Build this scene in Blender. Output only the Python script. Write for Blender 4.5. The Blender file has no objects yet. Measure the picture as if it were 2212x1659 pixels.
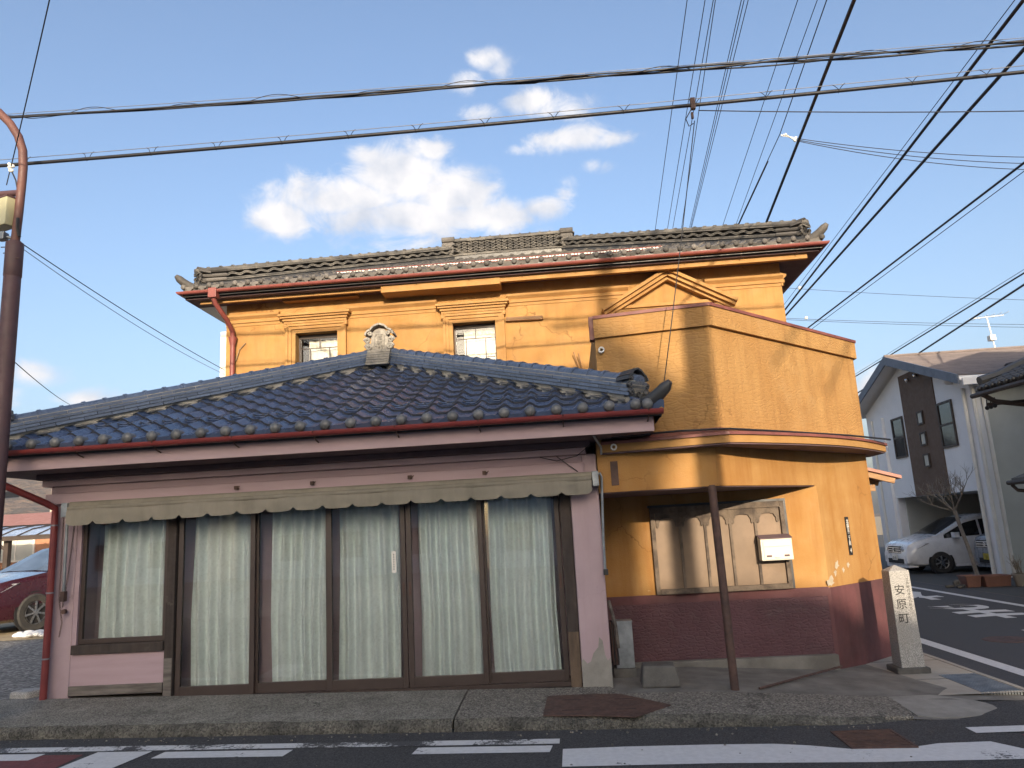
import bpy, bmesh, math, random
from mathutils import Vector, Matrix
random.seed(7)
SC = bpy.context.scene
COL = SC.collection
PI = math.pi
R = math.radians

# ------------------------------------------------------------------ camera
PITCH, ROLL, YAW = R(11.2), R(3.15), R(3.9)
cam_d = bpy.data.cameras.new('camera')
cam = bpy.data.objects.new('camera', cam_d); COL.objects.link(cam)
fw = Vector((-math.sin(YAW)*math.cos(PITCH), math.cos(YAW)*math.cos(PITCH), math.sin(PITCH)))
r0 = Vector((math.cos(YAW), math.sin(YAW), 0)); u0 = r0.cross(fw)
rr = r0*math.cos(ROLL) - u0*math.sin(ROLL)
uu = r0*math.sin(ROLL) + u0*math.cos(ROLL)
M = Matrix((rr, uu, -fw)).transposed().to_4x4(); M.translation = Vector((0, -8.35, 1.65))
cam.matrix_world = M
cam_d.sensor_width = 36; cam_d.lens = 36*1630/2212
cam_d.clip_start = 0.05; cam_d.clip_end = 6000
SC.camera = cam

# ------------------------------------------------------------------ sun, sky, exposure
SUN_TO = Vector((0.137, -1.0, 0.243)).normalized()
SUN_EL = math.asin(SUN_TO.z)
SUN_STRENGTH, SKY_STRENGTH, EXPOSURE = 3.8, 0.15, 1.02
sl = bpy.data.lights.new('sun', 'SUN'); sl.energy = SUN_STRENGTH; sl.angle = R(0.6); sl.color = (1.0, 0.83, 0.62)
so = bpy.data.objects.new('sun', sl); COL.objects.link(so)
so.rotation_euler = (-SUN_TO).to_track_quat('-Z', 'Y').to_euler()
so.location = (6, -30, 20)
SC.view_settings.view_transform = 'Standard'; SC.view_settings.look = 'None'
SC.view_settings.gamma = 1; SC.view_settings.exposure = EXPOSURE
SC.view_settings.use_curve_mapping = False
SC.render.engine = 'CYCLES'
SC.cycles.use_denoising = True
SC.cycles.max_bounces = 8; SC.cycles.transparent_max_bounces = 12
SC.cycles.caustics_reflective = False; SC.cycles.caustics_refractive = False

W = bpy.data.worlds.new('World'); SC.world = W; W.use_nodes = True
wn, wl = W.node_tree.nodes, W.node_tree.links
wn.clear()
def wnode(t, **k):
    n = wn.new(t)
    for a, b in k.items(): setattr(n, a, b)
    return n
def wmath(op, a, b=None, c=None, clamp=False):
    n = wnode('ShaderNodeMath', operation=op, use_clamp=clamp)
    for i, v in enumerate((a, b, c)):
        if v is None: continue
        if isinstance(v, (int, float)): n.inputs[i].default_value = v
        else: wl.new(v, n.inputs[i])
    return n.outputs[0]
sky = wnode('ShaderNodeTexSky', sky_type='NISHITA')
sky.sun_disc = False; sky.sun_elevation = SUN_EL
sky.sun_rotation = math.atan2(SUN_TO.x, SUN_TO.y)
sky.altitude = 600; sky.air_density = 1.0; sky.dust_density = 8.0; sky.ozone_density = 1.6
tc = wnode('ShaderNodeTexCoord')
nrm = wnode('ShaderNodeVectorMath', operation='NORMALIZE'); wl.new(tc.outputs['Generated'], nrm.inputs[0])
sep = wnode('ShaderNodeSeparateXYZ'); wl.new(nrm.outputs[0], sep.inputs[0])
# clouds live on a flat layer high above: position = direction / height
zc = wmath('MAXIMUM', sep.outputs[2], 0.03)
az = wmath('ARCTAN2', sep.outputs[0], sep.outputs[1])
el = wmath('ARCSINE', sep.outputs[2])
cv = wnode('ShaderNodeCombineXYZ'); wl.new(az, cv.inputs[0]); wl.new(el, cv.inputs[1])
nz = wnode('ShaderNodeTexNoise'); nz.inputs['Scale'].default_value = 15; nz.inputs['Detail'].default_value = 9; nz.inputs['Roughness'].default_value = 0.66
nz.inputs['Distortion'].default_value = 0.6
mp = wnode('ShaderNodeMapping'); mp.inputs['Scale'].default_value = (1, 1.5, 1); wl.new(cv.outputs[0], mp.inputs[0]); wl.new(mp.outputs[0], nz.inputs['Vector'])
nzf = wmath('SUBTRACT', nz.outputs[0], 0.5)
# cumulus heaps: azimuth, elevation, half width, half height, weight (radians)
BLOBS = [(-.29, .438, .11, .034, .95), (-.37, .408, .045, .030, .95), (-.21, .468, .085, .042, 1.0), (-.255, .488, .04, .020, .8), (-.165, .497, .035, .020, .8), (-.14, .447, .07, .038, 1.0), (-.20, .415, .17, .028, 1.0),
         (-.07, .412, .06, .026, .9), (-.01, .422, .045, .020, .75), (.02, .437, .022, .014, .6), (-.19, .382, .10, .022, .55), (-.05, .385, .08, .02, .6),
         (-.02, .553, .042, .019, .85), (.035, .541, .065, .018, .74), (-.09, .540, .04, .014, .55), (.03, .503, .07, .017, .85), (.095, .496, .036, .014, .7), (-.03, .495, .04, .012, .58), (.07, .466, .04, .012, .55), (.03, .45, .025, .014, .5),
         (-.08, .605, .038, .015, .66), (-.115, .578, .034, .018, .6), (-.058, .595, .022, .018, .55),
         (-.645, .205, .045, .018, .75), (-.585, .178, .07, .014, .62), (-.70, .18, .06, .02, .8), (-.50, .155, .09, .012, .5), (.385, .150, .035, .035, .85), (.46, .10, .09, .04, .9),
         (1.3, .35, .25, .06, .9), (1.9, .22, .4, .05, .9), (-1.5, .3, .3, .07, .9), (-2.2, .18, .4, .05, .9), (2.6, .5, .2, .06, .7), (-2.9, .35, .2, .05, .6)]
tot = None
for a, e, w, h, k in BLOBS:
    dx = wmath('DIVIDE', wmath('SUBTRACT', az, a), w); dy = wmath('DIVIDE', wmath('SUBTRACT', el, e), h)
    d2 = wmath('ADD', wmath('MULTIPLY', dx, dx), wmath('MULTIPLY', dy, dy))
    b = wmath('MULTIPLY', wmath('EXPONENT', wmath('MULTIPLY', d2, -0.9)), k)
    tot = b if tot is None else wmath('MAXIMUM', tot, b)
den = wmath('ADD', tot, wmath('MULTIPLY', nzf, 1.25))
mr = wnode('ShaderNodeMapRange', interpolation_type='SMOOTHSTEP'); wl.new(den, mr.inputs[0])
mr.inputs[1].default_value = 0.26; mr.inputs[2].default_value = 0.84
cov = wmath('MULTIPLY', mr.outputs[0], wmath('GREATER_THAN', tot, 0.02))
nz2 = wnode('ShaderNodeTexNoise'); nz2.inputs['Scale'].default_value = 14; nz2.inputs['Detail'].default_value = 5
wl.new(cv.outputs[0], nz2.inputs['Vector'])
cr = wnode('ShaderNodeMix', data_type='RGBA')
shade = wnode('ShaderNodeMapRange'); wl.new(nz2.outputs[0], shade.inputs[0]); shade.inputs[1].default_value = .36; shade.inputs[2].default_value = .58
wl.new(shade.outputs[0], cr.inputs[0])
cr.inputs[6].default_value = (2.35, 2.5, 2.85, 1); cr.inputs[7].default_value = (3.5, 3.42, 3.45, 1)
mix = wnode('ShaderNodeMix', data_type='RGBA'); wl.new(cov, mix.inputs[0])
gm = wnode('ShaderNodeGamma'); gm.inputs[1].default_value = 1.0; wl.new(sky.outputs[0], gm.inputs[0])
sk2 = wnode('ShaderNodeMix', data_type='RGBA', blend_type='MULTIPLY'); sk2.inputs[0].default_value = 1; sk2.inputs[7].default_value = (1.02, 1.04, 1.09, 1); wl.new(gm.outputs[0], sk2.inputs[6])
wl.new(sk2.outputs[2], mix.inputs[6]); wl.new(cr.outputs[2], mix.inputs[7])
bg = wnode('ShaderNodeBackground'); bg.inputs[1].default_value = SKY_STRENGTH
wl.new(mix.outputs[2], bg.inputs[0])
wo = wnode('ShaderNodeOutputWorld'); wl.new(bg.outputs[0], wo.inputs[0])

# ------------------------------------------------------------------ materials
MATS = {}
def pmat(name, col, rough=.7, col2=None, scale=3.0, contrast=(.35, .65), bump=0.0, bscale=80, metal=0.0, coat=0.0, rnd=0.0, streak=0.0, dark=None, spec=.5, detail=6, squash=None, patch=None, bdist=.01):
    """principled material: base colour varied by world-space noise, optional streaks, patches, grain and per-piece variation"""
    if name in MATS: return MATS[name]
    m = bpy.data.materials.new(name); m.use_nodes = True
    t = m.node_tree; N, L = t.nodes, t.links
    p = N['Principled BSDF']
    p.inputs['Roughness'].default_value = rough; p.inputs['Metallic'].default_value = metal
    p.inputs['Specular IOR Level'].default_value = spec
    if coat: p.inputs['Coat Weight'].default_value = coat; p.inputs['Coat Roughness'].default_value = .05
    geo = N.new('ShaderNodeNewGeometry')
    pos = geo.outputs['Position']
    def noise(sc, det=6, vec=pos, rg=.6):
        n = N.new('ShaderNodeTexNoise'); n.inputs['Scale'].default_value = sc; n.inputs['Detail'].default_value = det; n.inputs['Roughness'].default_value = rg
        L.new(vec, n.inputs['Vector']); return n.outputs[0]
    def mapr(v, a, b, lo=0, hi=1):
        n = N.new('ShaderNodeMapRange'); n.inputs[1].default_value = a; n.inputs[2].default_value = b; n.inputs[3].default_value = lo; n.inputs[4].default_value = hi
        L.new(v, n.inputs[0]); return n.outputs[0]
    def mixc(f, a, b, mode='MIX'):
        n = N.new('ShaderNodeMix'); n.data_type = 'RGBA'; n.blend_type = mode
        for i, v in ((0, f), (6, a), (7, b)):
            if isinstance(v, (int, float)): n.inputs[i].default_value = v
            elif isinstance(v, tuple): n.inputs[i].default_value = (*v, 1)
            else: L.new(v, n.inputs[i])
        return n.outputs[2]
    vec = pos
    if squash:
        mp_ = N.new('ShaderNodeMapping'); mp_.inputs['Scale'].default_value = squash; L.new(pos, mp_.inputs[0]); vec = mp_.outputs[0]
    c2 = col2 or tuple(x*.72 for x in col)
    c = mixc(mapr(noise(scale, detail, vec), *contrast), col, c2)
    if streak:
        ms = N.new('ShaderNodeMapping'); ms.inputs['Scale'].default_value = (6, 6, .55); L.new(pos, ms.inputs[0])
        c = mixc(mapr(noise(1.0, 6, ms.outputs[0]), .47, .70, 0, streak), c, dark or tuple(x*.45 for x in col))
    if patch:
        for pc, psc, lo, hi, amt in patch:
            c = mixc(mapr(noise(psc, 8, pos, .65), lo, hi, 0, amt), c, pc)
    if rnd:
        oi = N.new('ShaderNodeObjectInfo')
        c = mixc(1.0, c, mixc(oi.outputs['Random'], (1-rnd, 1-rnd, 1-rnd), (1+rnd, 1+rnd, 1+rnd)), 'MULTIPLY')
    L.new(c, p.inputs['Base Color'])
    L.new(mapr(noise(scale*3, 5), .3, .7, max(rough-.12, .03), min(rough+.12, 1)), p.inputs['Roughness'])
    if bump:
        b = N.new('ShaderNodeBump'); b.inputs['Strength'].default_value = bump; b.inputs['Distance'].default_value = bdist
        L.new(noise(bscale, 6), b.inputs['Height']); L.new(b.outputs[0], p.inputs['Normal'])
    MATS[name] = m
    return m

def relief(m, depth=.6, su=9, sv=20, amt=.012):
    """pressed plaster relief: little rectangular trowel marks over the wall"""
    t = m.node_tree; N, L = t.nodes, t.links; p = N['Principled BSDF']
    geo = N.new('ShaderNodeNewGeometry'); s = N.new('ShaderNodeSeparateXYZ'); L.new(geo.outputs['Position'], s.inputs[0])
    ad = N.new('ShaderNodeMath'); ad.operation = 'MULTIPLY_ADD'; ad.inputs[1].default_value = .6; L.new(s.outputs[1], ad.inputs[0]); L.new(s.outputs[0], ad.inputs[2])
    cb = N.new('ShaderNodeCombineXYZ'); L.new(ad.outputs[0], cb.inputs[0]); L.new(s.outputs[2], cb.inputs[1])
    mp_ = N.new('ShaderNodeMapping'); mp_.inputs['Scale'].default_value = (su, sv, 1); L.new(cb.outputs[0], mp_.inputs[0])
    v = N.new('ShaderNodeTexVoronoi'); v.distance = 'CHEBYCHEV'; v.feature = 'F2'; v.voronoi_dimensions = '2D'; v.inputs['Scale'].default_value = 1
    L.new(mp_.outputs[0], v.inputs['Vector'])
    v1 = N.new('ShaderNodeTexVoronoi'); v1.distance = 'CHEBYCHEV'; v1.voronoi_dimensions = '2D'; v1.inputs['Scale'].default_value = 1
    L.new(mp_.outputs[0], v1.inputs['Vector'])
    sb = N.new('ShaderNodeMath'); sb.operation = 'SUBTRACT'; L.new(v.outputs['Distance'], sb.inputs[0]); L.new(v1.outputs['Distance'], sb.inputs[1])
    r = N.new('ShaderNodeMapRange'); r.inputs[1].default_value = .02; r.inputs[2].default_value = .3; L.new(sb.outputs[0], r.inputs[0])
    nn = N.new('ShaderNodeTexNoise'); nn.inputs['Scale'].default_value = 40; L.new(geo.outputs['Position'], nn.inputs['Vector'])
    mu = N.new('ShaderNodeMath'); mu.operation = 'MULTIPLY_ADD'; mu.inputs[1].default_value = .5; L.new(nn.outputs[0], mu.inputs[0]); L.new(r.outputs[0], mu.inputs[2])
    b = N.new('ShaderNodeBump'); b.inputs['Strength'].default_value = depth; b.inputs['Distance'].default_value = amt
    L.new(mu.outputs[0], b.inputs['Height']); L.new(b.outputs[0], p.inputs['Normal'])
    return m

Y1, Y2 = (.385, .218, .072), (.32, .165, .048)
M_yel = pmat('yellow_plaster', Y1, .85, Y2, 1.6, (.35, .7), .25, 60, streak=.5, dark=(.25, .12, .035), patch=[((.27, .14, .04), 2.6, .54, .70, .5), ((.42, .27, .12), 1.1, .56, .72, .45), ((.20, .10, .03), 9, .66, .76, .4)])
M_yel2 = pmat('yellow_plaster_ground', (.39, .22, .074), .85, (.32, .155, .04), 1.3, (.35, .65), .35, 60, streak=.62, dark=(.27, .115, .025), patch=[((.31, .14, .025), 1.7, .55, .7, .5), ((.75, .62, .45), 5.5, .72, .75, .55)])
M_yelR = relief(pmat('yellow_relief_plaster', (.385, .22, .076), .85, (.32, .168, .052), 1.4, (.35, .7), streak=.5, dark=(.23, .115, .035), patch=[((.26, .135, .04), 2.2, .55, .72, .5), ((.42, .27, .12), 1.3, .56, .72, .4), ((.70, .58, .42), 7, .74, .78, .6)]), .42, 9, 24, .009)
M_yelT = pmat('yellow_trim', (.385, .216, .072), .8, (.315, .163, .05), 3, (.35, .7), .15, 50, streak=.25, dark=(.30, .14, .04))
def cracks(m, sc=1.1, w=.012, col=(.16, .075, .02), amt=.75):
    N, L = m.node_tree.nodes, m.node_tree.links; p = N['Principled BSDF']; geo = N.new('ShaderNodeNewGeometry')
    nn = N.new('ShaderNodeTexNoise'); nn.inputs['Scale'].default_value = 3.5; nn.inputs['Detail'].default_value = 6; L.new(geo.outputs['Position'], nn.inputs['Vector'])
    va = N.new('ShaderNodeVectorMath'); va.operation = 'MULTIPLY_ADD'; va.inputs[1].default_value = (.5, .5, .5); L.new(nn.outputs['Color'], va.inputs[0]); L.new(geo.outputs['Position'], va.inputs[2])
    v = N.new('ShaderNodeTexVoronoi'); v.feature = 'DISTANCE_TO_EDGE'; v.inputs['Scale'].default_value = sc; L.new(va.outputs[0], v.inputs['Vector'])
    r = N.new('ShaderNodeMapRange'); r.inputs[1].default_value = 0; r.inputs[2].default_value = w; r.inputs[3].default_value = amt; r.inputs[4].default_value = 0; L.new(v.outputs['Distance'], r.inputs[0])
    n2_ = N.new('ShaderNodeTexNoise'); n2_.inputs['Scale'].default_value = .9; L.new(geo.outputs['Position'], n2_.inputs['Vector'])
    r2 = N.new('ShaderNodeMapRange'); r2.inputs[1].default_value = .50; r2.inputs[2].default_value = .62; L.new(n2_.outputs[0], r2.inputs[0])
    mu = N.new('ShaderNodeMath'); mu.operation = 'MULTIPLY'; L.new(r.outputs[0], mu.inputs[0]); L.new(r2.outputs[0], mu.inputs[1])
    old = p.inputs['Base Color'].links[0].from_socket; x = N.new('ShaderNodeMix'); x.data_type = 'RGBA'; L.new(mu.outputs[0], x.inputs[0]); L.new(old, x.inputs[6]); x.inputs[7].default_value = (*col, 1); L.new(x.outputs[2], p.inputs['Base Color'])
    return m
cracks(M_yel, 1.0, .013); cracks(M_yelR, .8, .010, (.17, .08, .02), .6); cracks(M_yel2, 1.3, .012, (.14, .06, .015), .85)
M_flash = pmat('red_brown_flashing', (.22, .075, .06), .5, (.15, .05, .045), 5, (.35, .65), .05, 40)
M_maroonR = relief(pmat('maroon_relief', (.105, .046, .054), .75, (.078, .036, .042), 1.5, (.35, .65), patch=[((.17, .14, .125), 3, .62, .8, .4)]), .55, 12, 27, .012)
M_maroon = pmat('maroon_plain', (.135, .05, .053), .8, (.09, .038, .040), 1.8, (.35, .65), .2, 50, streak=.45, dark=(.06, .025, .025), patch=[((.22, .17, .14), 6, .68, .75, .35)])
M_pink = pmat('pink_plaster', (.43, .325, .35), .8, (.36, .27, .29), 2, (.35, .7), .15, 50, streak=.25, dark=(.26, .17, .16), patch=[((.33, .30, .27), 5, .66, .74, .5)])
cracks(M_pink, 1.6, .010, (.16, .11, .11), .6)
M_pinkw = pmat('pink_painted_wood', (.40, .295, .325), .65, (.345, .25, .275), 2.5, (.35, .7), .1, 60, squash=(.4, 1, 4))
M_soff = pmat('plum_soffit', (.13, .085, .095), .8, (.10, .065, .07), 2)
M_tile = pmat('blue_glazed_tile', (.068, .098, .175), .27, (.056, .082, .148), 1.2, (.4, .65), rnd=.14, spec=.6, patch=[((.10, .072, .078), .9, .53, .70, .45), ((.03, .033, .04), 3.5, .58, .72, .5), ((.16, .15, .14), 9, .70, .78, .4)])
M_tiled = pmat('blue_glazed_ridge_tile', (.105, .14, .215), .3, (.088, .118, .18), 3, rnd=.18, spec=.6)
M_onid = pmat('dark_ornament_tile', (.038, .040, .045), .42, (.05, .05, .05), 8, bump=.15, bscale=60)
M_onil = pmat('weathered_ornament_tile', (.33, .31, .27), .7, (.16, .15, .135), 14, (.35, .65), .3, 60)
M_mortar = pmat('white_mortar', (.42, .40, .35), .95, (.28, .26, .22), 9, bump=.6, bscale=40)
M_old = pmat('old_grey_tile', (.125, .115, .105), .72, (.075, .07, .066), 5, (.35, .65), .2, 40, rnd=.45, patch=[((.27, .24, .20), 7, .60, .74, .5)])
M_oldr = pmat('old_ridge_tile', (.15, .14, .125), .75, (.06, .058, .056), 4, (.35, .65), .2, 40, rnd=.35, patch=[((.34, .31, .25), 6, .60, .74, .5)])
M_gut = pmat('red_gutter_paint', (.225, .058, .048), .5, (.155, .042, .036), 6, (.35, .7), .05, 40)
M_gutd = pmat('red_downpipe', (.22, .038, .036), .45, (.17, .03, .03), 6)
M_brown = pmat('brown_aluminium', (.052, .035, .030), .42, (.045, .03, .026), 8, spec=.5)
M_wood = pmat('weathered_dark_wood', (.060, .045, .038), .85, (.03, .023, .02), 3, (.35, .65), .5, 60, squash=(3, 3, .5), patch=[((.16, .14, .12), 4, .58, .72, .6)])
M_woodg = pmat('weathered_grey_wood', (.19, .17, .15), .9, (.07, .06, .055), 3, (.35, .65), .5, 50, squash=(.6, 3, 5))
M_woodw = pmat('window_old_wood', (.15, .115, .085), .85, (.06, .045, .036), 3, (.4, .62), .4, 60, squash=(2, 2, 2))
M_woody = pmat('warm_wood', (.34, .20, .10), .75, (.24, .13, .06), 3, bump=.2, bscale=50, squash=(1, 3, 6))
M_awn = pmat('khaki_awning_cloth', (.245, .225, .185), .95, (.20, .185, .15), 3, (.35, .65), .3, 220, streak=.3, dark=(.11, .095, .07))
M_galv = pmat('galvanised_metal', (.30, .33, .36), .45, (.18, .20, .22), 7, (.35, .65), .05, 30, metal=.6)
M_rust = pmat('rusty_iron', (.10, .055, .042), .75, (.055, .032, .027), 8, (.35, .65), .3, 60)
M_white = pmat('white_paint', (.78, .76, .70), .5, (.70, .68, .62), 4)
M_cream = pmat('cream_enamel', (.60, .57, .48), .4, (.56, .53, .44), 4)
M_black = pmat('black_rubber', (.018, .018, .02), .7, (.012, .012, .013), 8)
M_blackg = pmat('black_plate', (.022, .022, .024), .4)
M_ink = pmat('black_ink', (.012, .012, .013), .6)
M_granite = pmat('speckled_granite', (.42, .41, .385), .75, (.20, .195, .19), 130, (.42, .56), .25, 120, detail=2, patch=[((.30, .27, .22), 4, .5, .75, .4)])
M_granited = pmat('dark_rough_stone', (.115, .11, .10), .9, (.07, .066, .06), 6, bump=.5, bscale=50)
M_conc = pmat('aggregate_concrete', (.30, .275, .23), .95, (.10, .092, .08), 62, (.34, .62), 1.0, 62, detail=4, bdist=.016, patch=[((.06, .055, .05), 1.6, .58, .72, .55), ((.30, .28, .24), 130, .60, .66, .7)])
def pebbled(m, sc=75):
    N, L = m.node_tree.nodes, m.node_tree.links; p = N['Principled BSDF']; geo = N.new('ShaderNodeNewGeometry')
    nn = N.new('ShaderNodeTexNoise'); nn.inputs['Scale'].default_value = 30; L.new(geo.outputs['Position'], nn.inputs['Vector'])
    va = N.new('ShaderNodeVectorMath'); va.operation = 'MULTIPLY_ADD'; va.inputs[1].default_value = (.02, .02, .02); L.new(nn.outputs['Color'], va.inputs[0]); L.new(geo.outputs['Position'], va.inputs[2])
    v = N.new('ShaderNodeTexVoronoi'); v.inputs['Scale'].default_value = sc; L.new(va.outputs[0], v.inputs['Vector'])
    hs = N.new('ShaderNodeSeparateColor'); L.new(v.outputs['Color'], hs.inputs[0])
    r = N.new('ShaderNodeMapRange'); r.inputs[1].default_value = .0; r.inputs[2].default_value = 1; r.inputs[3].default_value = .35; r.inputs[4].default_value = 1.5; L.new(hs.outputs[0], r.inputs[0])
    old = p.inputs['Base Color'].links[0].from_socket
    x = N.new('ShaderNodeMix'); x.data_type = 'RGBA'; x.blend_type = 'MULTIPLY'; x.inputs[0].default_value = .85; L.new(old, x.inputs[6]); L.new(r.outputs[0], x.inputs[7]); L.new(x.outputs[2], p.inputs['Base Color'])
    b = N.new('ShaderNodeBump'); b.inputs['Strength'].default_value = 1; b.inputs['Distance'].default_value = .012; b.invert = True; L.new(v.outputs['Distance'], b.inputs['Height']); L.new(b.outputs[0], p.inputs['Normal'])
    return m
pebbled(M_conc, 62)
M_concL = pebbled(pmat('worn_aggregate_concrete', (.27, .255, .22), .95, (.20, .188, .16), 4, (.35, .65), patch=[((.10, .092, .08), 2.2, .55, .72, .6), ((.32, .30, .26), 1.3, .55, .75, .4)]), 85)
M_conc2 = pmat('smooth_concrete', (.29, .275, .245), .92, (.21, .20, .18), 5, (.35, .65), .4, 90, patch=[((.07, .066, .06), 2.2, .55, .75, .6)])
M_concd = pmat('dirty_ground', (.20, .19, .17), .95, (.12, .112, .10), 3, (.35, .65), .6, 70, patch=[((.22, .21, .19), 14, .62, .72, .5)])
M_slabw = pmat('pale_concrete_pavement', (.36, .33, .28), .9, (.29, .265, .225), 4, bump=.2, bscale=60)
M_asph = pmat('asphalt', (.074, .074, .079), .9, (.052, .052, .056), 90, (.35, .65), .7, 180, patch=[((.085, .085, .085), 3, .5, .75, .5)])
pebbled(M_asph, 110)
M_asph2 = pmat('new_asphalt', (.066, .066, .072), .88, (.05, .05, .055), 60, (.35, .65), .5, 160)
M_asph3 = pmat('worn_asphalt', (.075, .073, .070), .92, (.055, .054, .052), 40, (.35, .65), .5, 120)
M_redp = pmat('red_road_paint', (.17, .045, .045), .8, (.12, .035, .035), 12, bump=.3, bscale=120)
M_gravel = pmat('grey_gravel', (.26, .25, .235), .95, (.11, .105, .10), 22, (.35, .62), 1.0, 30, bdist=.03)
pebbled(M_gravel, 22)
cracks(M_conc, .9, .010, (.03, .028, .025), .9); cracks(M_concL, .8, .010, (.035, .032, .028), .9); cracks(M_asph, .7, .007, (.02, .02, .02), .8)
M_dirt = pmat('pale_dirt', (.40, .32, .20), .95, (.28, .22, .14), 4, bump=.5, bscale=30)
M_green = pmat('hedge_brown', (.06, .055, .03), .95, (.03, .03, .016), 10)
M_hwhite = pmat('white_siding', (.80, .81, .83), .8, (.75, .76, .78), 2, bump=.1, bscale=80)
M_hbrown = pmat('brown_siding', (.115, .072, .05), .75, (.10, .062, .043), 3)
M_hgrey = pmat('grey_green_wall', (.52, .53, .49), .85, (.46, .47, .43), 1.5)
M_hblue = pmat('slate_blue_fascia', (.11, .13, .18), .55, (.09, .11, .15), 3)
M_hroof = pmat('mauve_roof_slate', (.19, .155, .145), .7, (.145, .118, .11), 3, rnd=.12)
M_cable = pmat('black_cable', (.012, .012, .016), .55)
M_steel = pmat('steel_wire', (.22, .22, .23), .5, metal=.5)
M_porc = pmat('white_porcelain', (.75, .74, .70), .25)
M_lampp = pmat('brown_lamp_post', (.135, .058, .045), .6, (.10, .044, .036), 5, bump=.08, bscale=40)
M_lampp2 = pmat('dark_plum_post', (.085, .042, .045), .6, (.065, .034, .036), 5, bump=.08, bscale=40)
M_acr = pmat('aged_acrylic', (.50, .48, .30), .4, (.42, .40, .25), 6)
M_snow = pmat('old_snow', (.75, .76, .78), .7, (.55, .56, .58), 9, bump=.4, bscale=30)
M_bark = pmat('grey_bark', (.25, .225, .20), .9, (.16, .145, .13), 12, bump=.5, bscale=60)
M_terra = pmat('terracotta_plastic', (.20, .095, .07), .6, (.16, .075, .055), 6)
M_pot = pmat('grey_plastic_pot', (.27, .245, .21), .6, (.21, .19, .165), 6)
M_twig = pmat('dry_twig', (.26, .20, .13), .9, (.17, .13, .085), 12)
M_hill = pmat('bare_wooded_hill', (.15, .105, .078), .95, (.065, .060, .052), .22, (.38, .62), 1.0, .12, bdist=6, patch=[((.24, .16, .11), .07, .5, .7, .5), ((.045, .05, .045), .03, .54, .68, .45)])
M_bwall = pmat('orange_brown_wall', (.40, .20, .12), .85, (.33, .16, .09), 2)
M_rroof = pmat('red_metal_roof', (.36, .17, .13), .6, (.30, .135, .10), 2)
M_carp = pmat('blue_polycarbonate', (.30, .38, .52), .25, (.26, .33, .46), 1.5)
M_dkw = pmat('dark_brown_steel', (.05, .035, .028), .6)
M_concp = pmat('concrete_pole', (.42, .38, .32), .9, (.36, .32, .27), 3)
M_chrome = pmat('chrome', (.75, .76, .78), .12, metal=1.0)
M_alloy = pmat('alloy_wheel', (.50, .50, .51), .28, metal=.9)
M_tyre = pmat('tyre_rubber', (.025, .025, .026), .85, (.045, .042, .038), 10, bump=.3, bscale=60)
M_carw = pmat('pearl_white_car_paint', (.70, .72, .76), .3, (.68, .70, .74), 2, coat=.8)
M_carm = pmat('dark_maroon_car_paint', (.038, .006, .012), .28, (.034, .0055, .011), 2, coat=1.0)
M_card = pmat('dark_car_paint', (.02, .022, .026), .3, coat=.8)
M_carg = pmat('silver_blue_car_paint', (.22, .25, .30), .3, coat=.8)
M_lens = pmat('headlamp_lens', (.55, .57, .60), .12, (.12, .12, .13), 30, coat=1.0)
M_dark = pmat('dark_interior', (.012, .012, .014), .8)
M_dgl = pmat('dark_tinted_glass', (.012, .014, .017), .06, spec=.8)
M_yplate = pmat('yellow_number_plate', (.55, .42, .04), .5)
M_seat = pmat('beige_leather', (.45, .38, .29), .7)
M_tap = pmat('floor_dark', (.03, .028, .026), .9)

def glassmat(name, tint=(1, 1, 1), refl=.12, rough=.02):
    m = bpy.data.materials.new(name); m.use_nodes = True; N, L = m.node_tree.nodes, m.node_tree.links; N.clear()
    t = N.new('ShaderNodeBsdfTransparent'); t.inputs[0].default_value = (*tint, 1)
    g = N.new('ShaderNodeBsdfGlossy'); g.inputs['Roughness'].default_value = rough
    lw = N.new('ShaderNodeFresnel'); lw.inputs[0].default_value = 1.5
    a = N.new('ShaderNodeMath'); a.operation = 'MULTIPLY_ADD'; a.inputs[1].default_value = 1.0; a.inputs[2].default_value = refl*.3; L.new(lw.outputs[0], a.inputs[0]); a.inputs[1].default_value = .7
    x = N.new('ShaderNodeMixShader'); L.new(a.outputs[0], x.inputs[0]); L.new(t.outputs[0], x.inputs[1]); L.new(g.outputs[0], x.inputs[2])
    o = N.new('ShaderNodeOutputMaterial'); L.new(x.outputs[0], o.inputs[0]); return m
M_glass = glassmat('window_glass', (.95, .96, .96), .12)
M_glassc = glassmat('car_glass', (.62, .70, .72), .2)

def clothmat(name, col, col2, flower=True):
    m = pmat(name, col, .9, col2, 6)
    N, L = m.node_tree.nodes, m.node_tree.links; p = N['Principled BSDF']
    if flower:
        geo = N.new('ShaderNodeNewGeometry'); v = N.new('ShaderNodeTexVoronoi'); v.inputs['Scale'].default_value = 26; L.new(geo.outputs['Position'], v.inputs['Vector'])
        r = N.new('ShaderNodeMapRange'); r.inputs[1].default_value = .25; r.inputs[2].default_value = .45; r.inputs[3].default_value = .92; r.inputs[4].default_value = 1.0
        L.new(v.outputs['Distance'], r.inputs[0])
        old = p.inputs['Base Color'].links[0].from_socket
        x = N.new('ShaderNodeMix'); x.data_type = 'RGBA'; x.blend_type = 'MULTIPLY'; x.inputs[0].default_value = 1
        L.new(old, x.inputs[6]); L.new(r.outputs[0], x.inputs[7]); L.new(x.outputs[2], p.inputs['Base Color'])
    return m
M_curt = clothmat('mint_curtain', (.74, .82, .81), (.67, .745, .735))
M_curtw = clothmat('white_curtain', (.72, .68, .60), (.60, .56, .48), False)

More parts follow.
